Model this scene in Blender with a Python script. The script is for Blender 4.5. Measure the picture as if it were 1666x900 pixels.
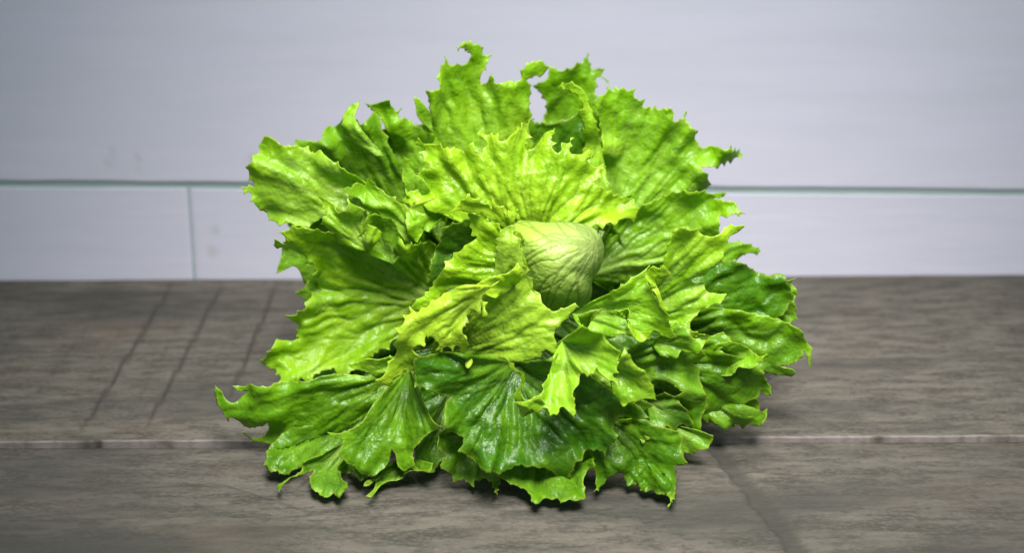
import bpy, math, random
import numpy as np
from mathutils import Matrix, Vector
from mathutils.kdtree import KDTree
from mathutils.geometry import delaunay_2d_cdt

scene = bpy.context.scene
for o in list(bpy.data.objects):
    bpy.data.objects.remove(o)

# ------------------------------------------------------------------ camera
PITCH, ROLL = math.radians(20), math.radians(0.36)
fw = Vector((0, math.cos(PITCH), -math.sin(PITCH)))
rt = Vector((1, 0, 0))
up = rt.cross(fw)
r2 = rt * math.cos(ROLL) - up * math.sin(ROLL)
u2 = up * math.cos(ROLL) + rt * math.sin(ROLL)
cam_data = bpy.data.cameras.new('camera')
cam = bpy.data.objects.new('camera', cam_data)
scene.collection.objects.link(cam)
M4 = Matrix.Identity(4)
for i in range(3):
    M4[i][0] = r2[i]; M4[i][1] = u2[i]; M4[i][2] = -fw[i]
M4[2][3] = 0.44
cam.matrix_world = M4
cam_data.sensor_width = 36
cam_data.angle = math.radians(30)
cam_data.clip_start = 0.01
cam_data.clip_end = 50
cam_data.dof.use_dof = True
cam_data.dof.focus_distance = 0.985
cam_data.dof.aperture_fstop = 5.6
scene.camera = cam

# ------------------------------------------------------------------ light
world = bpy.data.worlds.new('World')
scene.world = world
world.use_nodes = True
bg = world.node_tree.nodes['Background']
bg.inputs[0].default_value = (0.60, 0.92, 1.0, 1)
bg.inputs[1].default_value = 0.28


def area(name, loc, target, size, power, color, spread=180):
    d = bpy.data.lights.new(name, 'AREA')
    d.shape = 'DISK'; d.size = size; d.energy = power; d.color = color
    d.spread = math.radians(spread)
    o = bpy.data.objects.new(name, d)
    scene.collection.objects.link(o)
    o.location = loc
    o.rotation_euler = (Vector(target) - Vector(loc)).to_track_quat('-Z', 'Y').to_euler()
    return o


area('softbox_lamp', (0.14, 0.26, 1.14), (0.065, .98, 0.0), 0.55, 2.85, (1.0, 0.96, 0.96), 42)
area('overhead_lamp', (-0.08, 0.84, 1.25), (0.01, .95, 0.05), 0.50, .70, (1.0, 0.975, 0.95), 34)
scene.view_settings.view_transform = 'Standard'
scene.view_settings.look = 'None'
scene.view_settings.exposure = 0.0
scene.view_settings.gamma = 1.0
scene.view_settings.use_curve_mapping = False
scene.render.engine = 'CYCLES'

# ------------------------------------------------------------------ helpers
rng = np.random.default_rng(7)


def hash2(ix, iy, seed):
    h = (ix.astype(np.int64) * 374761393 + iy.astype(np.int64) * 668265263 + seed * 144269504) & 0x7fffffff
    h = ((h ^ (h >> 13)) * 1274126177) & 0x7fffffff
    return ((h ^ (h >> 16)) & 0xffff) / 65535.0


def noise2(x, y, seed=0):
    """smooth value noise in -1..1"""
    x = np.asarray(x, float); y = np.asarray(y, float)
    ix = np.floor(x); iy = np.floor(y)
    fx = x - ix; fy = y - iy
    fx = fx * fx * fx * (fx * (fx * 6 - 15) + 10); fy = fy * fy * fy * (fy * (fy * 6 - 15) + 10)
    a = hash2(ix, iy, seed); b = hash2(ix + 1, iy, seed)
    c = hash2(ix, iy + 1, seed); d = hash2(ix + 1, iy + 1, seed)
    return ((a * (1 - fx) + b * fx) * (1 - fy) + (c * (1 - fx) + d * fx) * fy) * 2 - 1


def fbm(x, y, seed=0, octaves=3):
    s = 0; a = 1.0
    for k in range(octaves):
        s = s + a * noise2(x * 2 ** k, y * 2 ** k, seed + 17 * k)
        a *= 0.5
    return s / 1.75


def sstep(a, b, x):
    t = np.clip((x - a) / (b - a), 0, 1)
    return t * t * (3 - 2 * t)


def mesh_from(name, verts, quads, attrs, mat, parent=None, smooth=True):
    me = bpy.data.meshes.new(name)
    nv, nq = len(verts), len(quads)
    me.vertices.add(nv); me.vertices.foreach_set('co', np.asarray(verts, np.float32).ravel())
    k4 = np.asarray(quads).shape[1]
    me.loops.add(nq * k4); me.loops.foreach_set('vertex_index', np.asarray(quads, np.int32).ravel())
    me.polygons.add(nq)
    me.polygons.foreach_set('loop_start', np.arange(0, nq * k4, k4, dtype=np.int32))
    me.polygons.foreach_set('use_smooth', np.full(nq, smooth))
    me.update(calc_edges=True)
    for k, v in attrs.items():
        a = me.attributes.new(k, 'FLOAT', 'POINT')
        a.data.foreach_set('value', np.asarray(v, np.float32).ravel())
    me.materials.append(mat)
    o = bpy.data.objects.new(name, me)
    scene.collection.objects.link(o)
    if parent:
        o.parent = parent
    return o


def grid_quads(n, m, closed=False):
    i = np.arange(n - 1 if not closed else n)[:, None]; j = np.arange(m - 1)[None, :]
    i2 = (i + 1) % n
    return np.stack([i * m + j, i * m + j + 1, i2 * m + j + 1, i2 * m + j], -1).reshape(-1, 4)


# node helpers
class NT:
    def __init__(self, name):
        self.mat = bpy.data.materials.new(name); self.mat.use_nodes = True
        self.t = self.mat.node_tree; self.t.nodes.clear()
        self.out = self.t.nodes.new('ShaderNodeOutputMaterial')

    def n(self, kind, **k):
        nd = self.t.nodes.new('ShaderNode' + kind)
        for a, b in k.items():
            setattr(nd, a, b)
        return nd

    def put(self, sock, v):
        if hasattr(v, 'is_output'):
            self.t.links.new(v, sock)
        elif v is not None:
            sock.default_value = v

    def math(self, op, a, b=None, c=None, clamp=False):
        nd = self.n('Math', operation=op, use_clamp=clamp)
        for i, v in enumerate((a, b, c)):
            self.put(nd.inputs[i], v)
        return nd.outputs[0]

    def attr(self, name):
        return self.n('Attribute', attribute_name=name).outputs['Fac']

    def mix(self, f, a, b, blend='MIX'):
        nd = self.n('Mix', data_type='RGBA', blend_type=blend)
        self.put(nd.inputs[0], f); self.put(nd.inputs[6], a); self.put(nd.inputs[7], b)
        return nd.outputs[2]

    def ramp(self, f, lo, hi):
        nd = self.n('MapRange', interpolation_type='SMOOTHSTEP')
        self.put(nd.inputs[0], f); nd.inputs[1].default_value = lo; nd.inputs[2].default_value = hi
        return nd.outputs[0]

    def noise(self, scale, detail=3, rough=.55, vec=None, scl=None):
        nd = self.n('TexNoise'); nd.inputs['Scale'].default_value = scale
        nd.inputs['Detail'].default_value = detail; nd.inputs['Roughness'].default_value = rough
        tc = self.n('TexCoord').outputs['Object'] if vec is None else vec
        if scl:
            mp = self.n('Mapping'); self.put(mp.inputs[0], tc); mp.inputs['Scale'].default_value = scl
            tc = mp.outputs[0]
        self.put(nd.inputs['Vector'], tc)
        return nd.outputs[0]

    def bump(self, h, strength, dist, normal=None):
        nd = self.n('Bump'); nd.inputs['Strength'].default_value = strength
        nd.inputs['Distance'].default_value = dist
        self.put(nd.inputs['Height'], h)
        if normal is not None:
            self.put(nd.inputs['Normal'], normal)
        return nd.outputs[0]


def C(r, g, b):
    return (r, g, b, 1)


# ------------------------------------------------------------------ materials
def leaf_material():
    m = NT('lettuce_leaf')
    tone, vein, edge, rad = m.attr('tone'), m.attr('vein'), m.attr('rim'), m.attr('rad')
    vd, pale, white, gloss = m.attr('veindark'), m.attr('pale'), m.attr('white'), m.attr('gloss')
    n1 = m.noise(45, 3); n2 = m.noise(260, 3)
    t = m.math('ADD', tone, m.math('MULTIPLY', m.math('SUBTRACT', n1, .5), .55))
    t = m.math('ADD', t, m.math('MULTIPLY', m.math('SUBTRACT', n2, .5), .22), clamp=True)
    dark = m.mix(m.ramp(t, 0, .5), C(.038, .145, .003), C(.20, .45, .006))
    col = m.mix(m.ramp(t, .4, 1.0), dark, C(.46, .70, .022))
    # pale flesh near the leaf base and in the heart leaves
    col = m.mix(m.math('MULTIPLY', pale, m.ramp(rad, .75, .1), clamp=True), col, C(.38, .53, .10))
    col = m.mix(m.math('MULTIPLY', white, .9), col, C(.45, .59, .15))
    # veins: pale ribs on some leaves, dark sunken lines on others
    vp = m.math('MULTIPLY', m.math('MULTIPLY', vein, .7), m.math('MAXIMUM', vd, 0.0), clamp=True)
    col = m.mix(vp, col, C(.50, .62, .20))
    vk = m.math('MULTIPLY', m.math('MULTIPLY', vein, m.math('SUBTRACT', .8, m.math('MULTIPLY', white, .25))), m.math('MAXIMUM', m.math('MULTIPLY', vd, -1.0), 0.0), clamp=True)
    col = m.mix(vk, col, C(.018, .06, .008))
    col = m.mix(m.math('MULTIPLY', edge, .42), col, C(.50, .62, .07))
    col = m.mix(m.math('MULTIPLY', m.math('MULTIPLY', edge, m.ramp(m.noise(70, 2), .66, .72)), .9), col, C(.10, .06, .02))
    nb = m.bump(m.noise(520, 2), .30, .0010)
    nb = m.bump(m.noise(230, 2), .45, .0022, nb)
    nb = m.bump(m.noise(110, 2), .30, .0035, nb)
    p = m.n('BsdfPrincipled')
    m.put(p.inputs['Base Color'], col)
    m.put(p.inputs['Roughness'], m.math('SUBTRACT', m.math('ADD', .22, m.math('MULTIPLY', n1, .30)), m.math('MULTIPLY', gloss, .14)))
    p.inputs['Specular IOR Level'].default_value = .42
    m.put(p.inputs['Normal'], nb)
    tr = m.n('BsdfTranslucent')
    m.put(tr.inputs[0], m.mix(.5, col, C(.45, .72, .01)))
    mx = m.n('MixShader'); mx.inputs[0].default_value = .33
    m.t.links.new(p.outputs[0], mx.inputs[1]); m.t.links.new(tr.outputs[0], mx.inputs[2])
    m.t.links.new(mx.outputs[0], m.out.inputs[0])
    return m.mat


def wood_material():
    m = NT('weathered_grey_wood')
    mark, raw, dirt_vignette = m.attr('mark'), m.attr('raw'), m.attr('dirt_vignette')
    g1 = m.noise(1, 6, .65, scl=(36, 130, 90))
    g2 = m.noise(1, 5, .7, scl=(300, 480, 300))
    fl = m.noise(1, 3, .6, scl=(150, 260, 200))
    big = m.noise(1, 4, .6, scl=(5, 16, 10))
    col = m.mix(m.ramp(g1, .34, .66), C(.046, .041, .031), C(.124, .111, .087))
    col = m.mix(m.math('MULTIPLY', m.ramp(g2, .42, .7), .55), col, C(.155, .144, .12))
    col = m.mix(m.math('MULTIPLY', m.ramp(big, .46, .68), .7), col, C(.040, .039, .032))
    col = m.mix(m.math('MULTIPLY', m.ramp(fl, .56, .70), .7), col, C(.045, .042, .035))
    warm = m.noise(1, 3, .6, scl=(9, 22, 10))
    col = m.mix(m.math('MULTIPLY', m.ramp(warm, .52, .72), .35), col, C(.13, .10, .075))
    col = m.mix(m.math('MULTIPLY', dirt_vignette, .75), col, C(.05, .048, .04))  # dirt, together with the light falloff painted on the plank ends
    col = m.mix(m.math('MULTIPLY', mark, .8, clamp=True), col, C(.028, .025, .02))
    col = m.mix(raw, col, C(.25, .215, .20))
    p = m.n('BsdfPrincipled')
    m.put(p.inputs['Base Color'], col)
    p.inputs['Roughness'].default_value = .75
    p.inputs['Specular IOR Level'].default_value = .25
    nb = m.bump(g1, .5, .0012)
    nb = m.bump(g2, .6, .0008, nb)
    m.put(p.inputs['Normal'], nb)
    m.t.links.new(p.outputs[0], m.out.inputs[0])
    return m.mat


def paint_material(name, col_a, col_b):
    m = NT(name)
    stain = m.attr('mark')
    s1 = m.noise(1, 4, .6, scl=(6, 20, 60)); s2 = m.noise(1, 3, .6, scl=(40, 40, 420))
    col = m.mix(m.ramp(s1, .3, .75), col_a, col_b)
    col = m.mix(m.math('MULTIPLY', m.ramp(s2, .45, .8), .08), col, C(.40, .45, .47))
    col = m.mix(m.math('MULTIPLY', stain, .35), col, C(.33, .34, .26))
    p = m.n('BsdfPrincipled')
    m.put(p.inputs['Base Color'], col)
    p.inputs['Roughness'].default_value = .55
    p.inputs['Specular IOR Level'].default_value = .3
    m.put(p.inputs['Normal'], m.bump(s2, .08, .0006))
    m.t.links.new(p.outputs[0], m.out.inputs[0])
    return m.mat


MAT_LEAF = leaf_material()
MAT_WOOD = wood_material()
MAT_PAINT = paint_material('pale_lavender_paint', C(.61, .60, .70), C(.57, .575, .655))
MAT_GAP = paint_material('grey_green_joint_paint', C(.36, .45, .435), C(.24, .34, .32))


def thing(name, label, cat, loc=(0, 0, 0)):
    e = bpy.data.objects.new(name, None); e.empty_display_size = .03
    scene.collection.objects.link(e); e.location = loc
    e['label'] = label; e['category'] = cat
    return e


# ------------------------------------------------------------------ tabletop
table = thing('tabletop', 'weathered grey wooden tabletop of two planks under the lettuce', 'table')


def plank(x0, x1, y0, y1, top, thick, step, height_fn, mark_fn, raw_fn, name='plank', parent=table):
    """a board with a finely shaped top; its front and back edges are slightly rounded"""
    nx = int((x1 - x0) / (step * 1.4)) + 1; ny = int((y1 - y0) / step) + 1
    xs = np.linspace(x0, x1, nx); ys = np.linspace(y0, y1, ny)
    ys = np.concatenate([[y0, y0], ys, [y1, y1]])
    X, Y = np.meshgrid(xs, ys, indexing='ij')
    Z = np.full_like(X, top) + height_fn(X, Y)
    wob = 0.0005 * fbm(xs * 60, xs * 0, 5)
    Y[:, :3] += wob[:, None]
    Z[:, 2] -= 0.0004
    Z[:, 1] = Z[:, 2] - 0.0006; Z[:, 0] = top - thick
    Z[:, -2] = Z[:, -3] - 0.0006; Z[:, -1] = top - thick
    mk = mark_fn(X, Y); dirt_vignette, mark = mk
    raw = raw_fn(X, Y); raw[:, 3:] *= 0; raw = np.clip(raw, 0, 1)
    V = np.stack([X, Y, Z], -1).reshape(-1, 3)
    n, m = X.shape
    Q = grid_quads(n, m)[:, ::-1]
    return mesh_from(name, V, Q, dict(mark=mark, raw=raw, dirt_vignette=dirt_vignette), MAT_WOOD, parent)


def line_mark(X, Y, a, b, w, soft=1.0):
    a = np.array(a); b = np.array(b); d = b - a; L2 = d @ d
    wx = 0.0004 * noise2(X * 90, Y * 90, 3)
    t = np.clip(((X - a[0]) * d[0] + (Y - a[1]) * d[1]) / L2, 0, 1)
    q = np.hypot(X + wx - (a[0] + t * d[0]), Y - (a[1] + t * d[1]))
    fade = sstep(0, .12, t) * sstep(1, .85, t) * .7 + .3
    return (1 - sstep(w * .3, w * 1.2, q)) * soft * fade


SAW = [((-.2268, 1.20), (-.2385, .958), .0017, 1.0), ((-.193, 1.203), (-.2035, .962), .0017, 1.0), ((-.157, 1.203), (-.1625, 1.0), .0017, .95),
       ((-.262, 1.20), (-.278, .97), .0012, .35), ((-.31, 1.18), (-.335, .98), .0012, .3), ((-.208, 1.17), (-.2155, .99), .0009, .28),
       ((-.243, 1.15), (-.254, .98), .0009, .25), ((-.175, 1.15), (-.182, .98), .0009, .25), ((-.29, 1.1), (-.303, .97), .0009, .22)]


def back_h(X, Y):
    h = .0005 * fbm(X * 9, Y * 70, 1) + .0002 * fbm(X * 50, Y * 420, 2)
    for a, b, w, s in SAW:
        h = h - .0006 * line_mark(X, Y, a, b, w, s)
    return h


def back_marks(X, Y):
    mk = np.zeros_like(X)
    for a, b, w, s in SAW:
        mk = np.maximum(mk, line_mark(X, Y, a, b, w, s))
    dirt_vignette = sstep(.15, .8, fbm(X * 6 + Y * 3 + 3, Y * 30 - X * 2, 11)) * .7
    dirt_vignette = np.maximum(dirt_vignette, .6 * sstep(.30, .36, np.abs(X) + .02 * noise2(X * 20, Y * 20, 4)))  # darker near the left and right ends
    return dirt_vignette, mk


# the diagonal gouge and worm holes of the front plank
GA, GB = np.array((.108, .936)), np.array((.137, .815))
PITS = [(rng.uniform(.055, .135), rng.uniform(.83, .935), rng.uniform(.0015, .0045)) for _ in range(26)]
PITS += [(.128, .915, .006), (.142, .912, .006), (.150, .922, .007), (-.10, .862, .006), (.075, .872, .006)]
CRACK = [((-.155, .905), (-.10, .868)), ((-.10, .868), (-.13, .862)), ((-.19, .90), (-.155, .905))]


def front_g(X, Y):
    d = GB - GA; t = ((X - GA[0]) * d[0] + (Y - GA[1]) * d[1]) / (d @ d)
    nrm = np.array((-d[1], d[0])) / math.hypot(*d)
    q = (X - GA[0]) * nrm[0] + (Y - GA[1]) * nrm[1] + .0022 * fbm(X * 90, Y * 90, 9)
    band = sstep(-.0012, .0005, q) * (1 - sstep(.007, .013, q))
    line = 1 - sstep(.0002, .0016, np.abs(q))
    return band, line


def pits(X, Y):
    p = np.zeros_like(X)
    for x, y, w in PITS:
        p = np.maximum(p, 1 - sstep(.4, 1.1, np.hypot((X - x) / w, (Y - y) / (w * .3))))
    return p


def front_h(X, Y):
    band, line = front_g(X, Y)
    return .0007 * fbm(X * 8, Y * 80, 31) + .0003 * fbm(X * 45, Y * 500, 32) - .0012 * band - .0008 * line - .001 * pits(X, Y)


def front_marks(X, Y):
    band, line = front_g(X, Y)
    mk = np.maximum(np.maximum(line * .75, pits(X, Y) * .8), band * .32)
    for a, b in CRACK:
        mk = np.maximum(mk, line_mark(X, Y, a, b, .0014, .55))
    dirt_vignette = sstep(.1, .8, fbm(X * 6 + Y * 4, Y * 34 + X * 2, 41)) * .75 + .18
    dirt_vignette = np.maximum(dirt_vignette, band * .95)
    ends = sstep(.10, .26, np.abs(X - .02) + .05 * fbm(X * 12, Y * 40, 45)) * .95  # painted vignette: light falloff put into the wood colour towards both ends
    dirt_vignette = np.maximum(dirt_vignette, ends * (.65 + .35 * fbm(X * 20, Y * 120, 46)))
    dirt_vignette = np.maximum(dirt_vignette, .6 * sstep(.935, .95, Y) * sstep(-.6, .6, noise2(X * 30, Y * 0, 8)))
    return dirt_vignette, mk


def raw_edge(X, Y):
    return sstep(-.75, .1, fbm(X * 60, X * 0, 6)) * .7 + .25 * noise2(X * 400, Y * 0, 2)


plank(-.62, .62, .9500, 1.2060, 0.0, .03, .0016, back_h, back_marks, raw_edge)
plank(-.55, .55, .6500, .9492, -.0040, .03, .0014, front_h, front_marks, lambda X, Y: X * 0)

# ------------------------------------------------------------------ wall
wall = thing('wall', 'pale lavender painted board wall behind the table', 'wall')
WY = 1.2068


def groove(x):
    return .0625 - .0160 * x


def board(outline_lo, outline_hi, x0, x1, name='plank'):
    nx = int((x1 - x0) / .004) + 2; nz = 90
    xs = np.linspace(x0, x1, nx)
    xs = np.concatenate([[x0, x0, x0 + .0008], xs[1:-1], [x1 - .0008, x1, x1]])
    lo = outline_lo(xs); hi = outline_hi(xs)
    tt = np.linspace(0, 1, nz)
    tt = np.concatenate([[0, 0, .0], tt[0:1] + .004, tt[1:-1], [.996, 1, 1, 1]])
    off = np.zeros(len(tt)); off[0] = .012; off[1] = .0004; off[2] = .0001; off[-3] = .0001; off[-2] = .0004; off[-1] = .012
    X = np.repeat(xs[:, None], len(tt), 1)
    Z = lo[:, None] + (hi - lo)[:, None] * tt[None]
    Y = WY + off[None] + .0002 * fbm(X * 6, Z * 20, 77) + .00005 * fbm(X * 40, Z * 300, 78)
    # rounded ends
    e = np.minimum(X - x0, x1 - X)
    Y += .0007 * (1 - sstep(0, .0014, e))
    Y[0] += .012; Y[-1] += .012
    st = np.zeros_like(X)
    for sx, sz, w in ((-.264, .083, .0035), (-.244, .079, .003), (-.262, .089, .003), (-.245, .087, .003), (-.17, .083, .005), (-.198, .035, .004), (-.20, .02, .005)):
        st = np.maximum(st, 1 - sstep(.2, 1, np.hypot((X - sx) / w, (Z - sz) / (w * 1.4))))
    V = np.stack([X, Y, Z], -1).reshape(-1, 3)
    return mesh_from(name, V, grid_quads(*X.shape)[:, ::-1], dict(mark=st), MAT_PAINT, wall)


def wave(x, s):
    return .0005 * fbm(x * 25, x * 0, s)


XJ = -.2135
board(lambda x: groove(x) + .0022 + wave(x, 51), lambda x: x * 0 + .46, -.9, .9)
board(lambda x: x * 0 - .03, lambda x: groove(x) - .0020 + wave(x, 52), -.9, XJ - .0006)
board(lambda x: x * 0 - .03, lambda x: groove(x) - .0020 + wave(x, 53), XJ + .0006, .9)
xs = np.linspace(-.9, .9, 60); zs = np.linspace(-.03, .46, 20)
X, Z = np.meshgrid(xs, zs, indexing='ij')
V = np.stack([X, np.full_like(X, WY + .0007), Z], -1).reshape(-1, 3)
Vb = V + np.array((0, .012, 0))
bk = mesh_from('backing', np.concatenate([V, Vb]), np.concatenate([grid_quads(60, 20)[:, ::-1], grid_quads(60, 20) + len(V)]),
               dict(mark=np.zeros(len(V) * 2)), MAT_GAP, wall)

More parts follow.
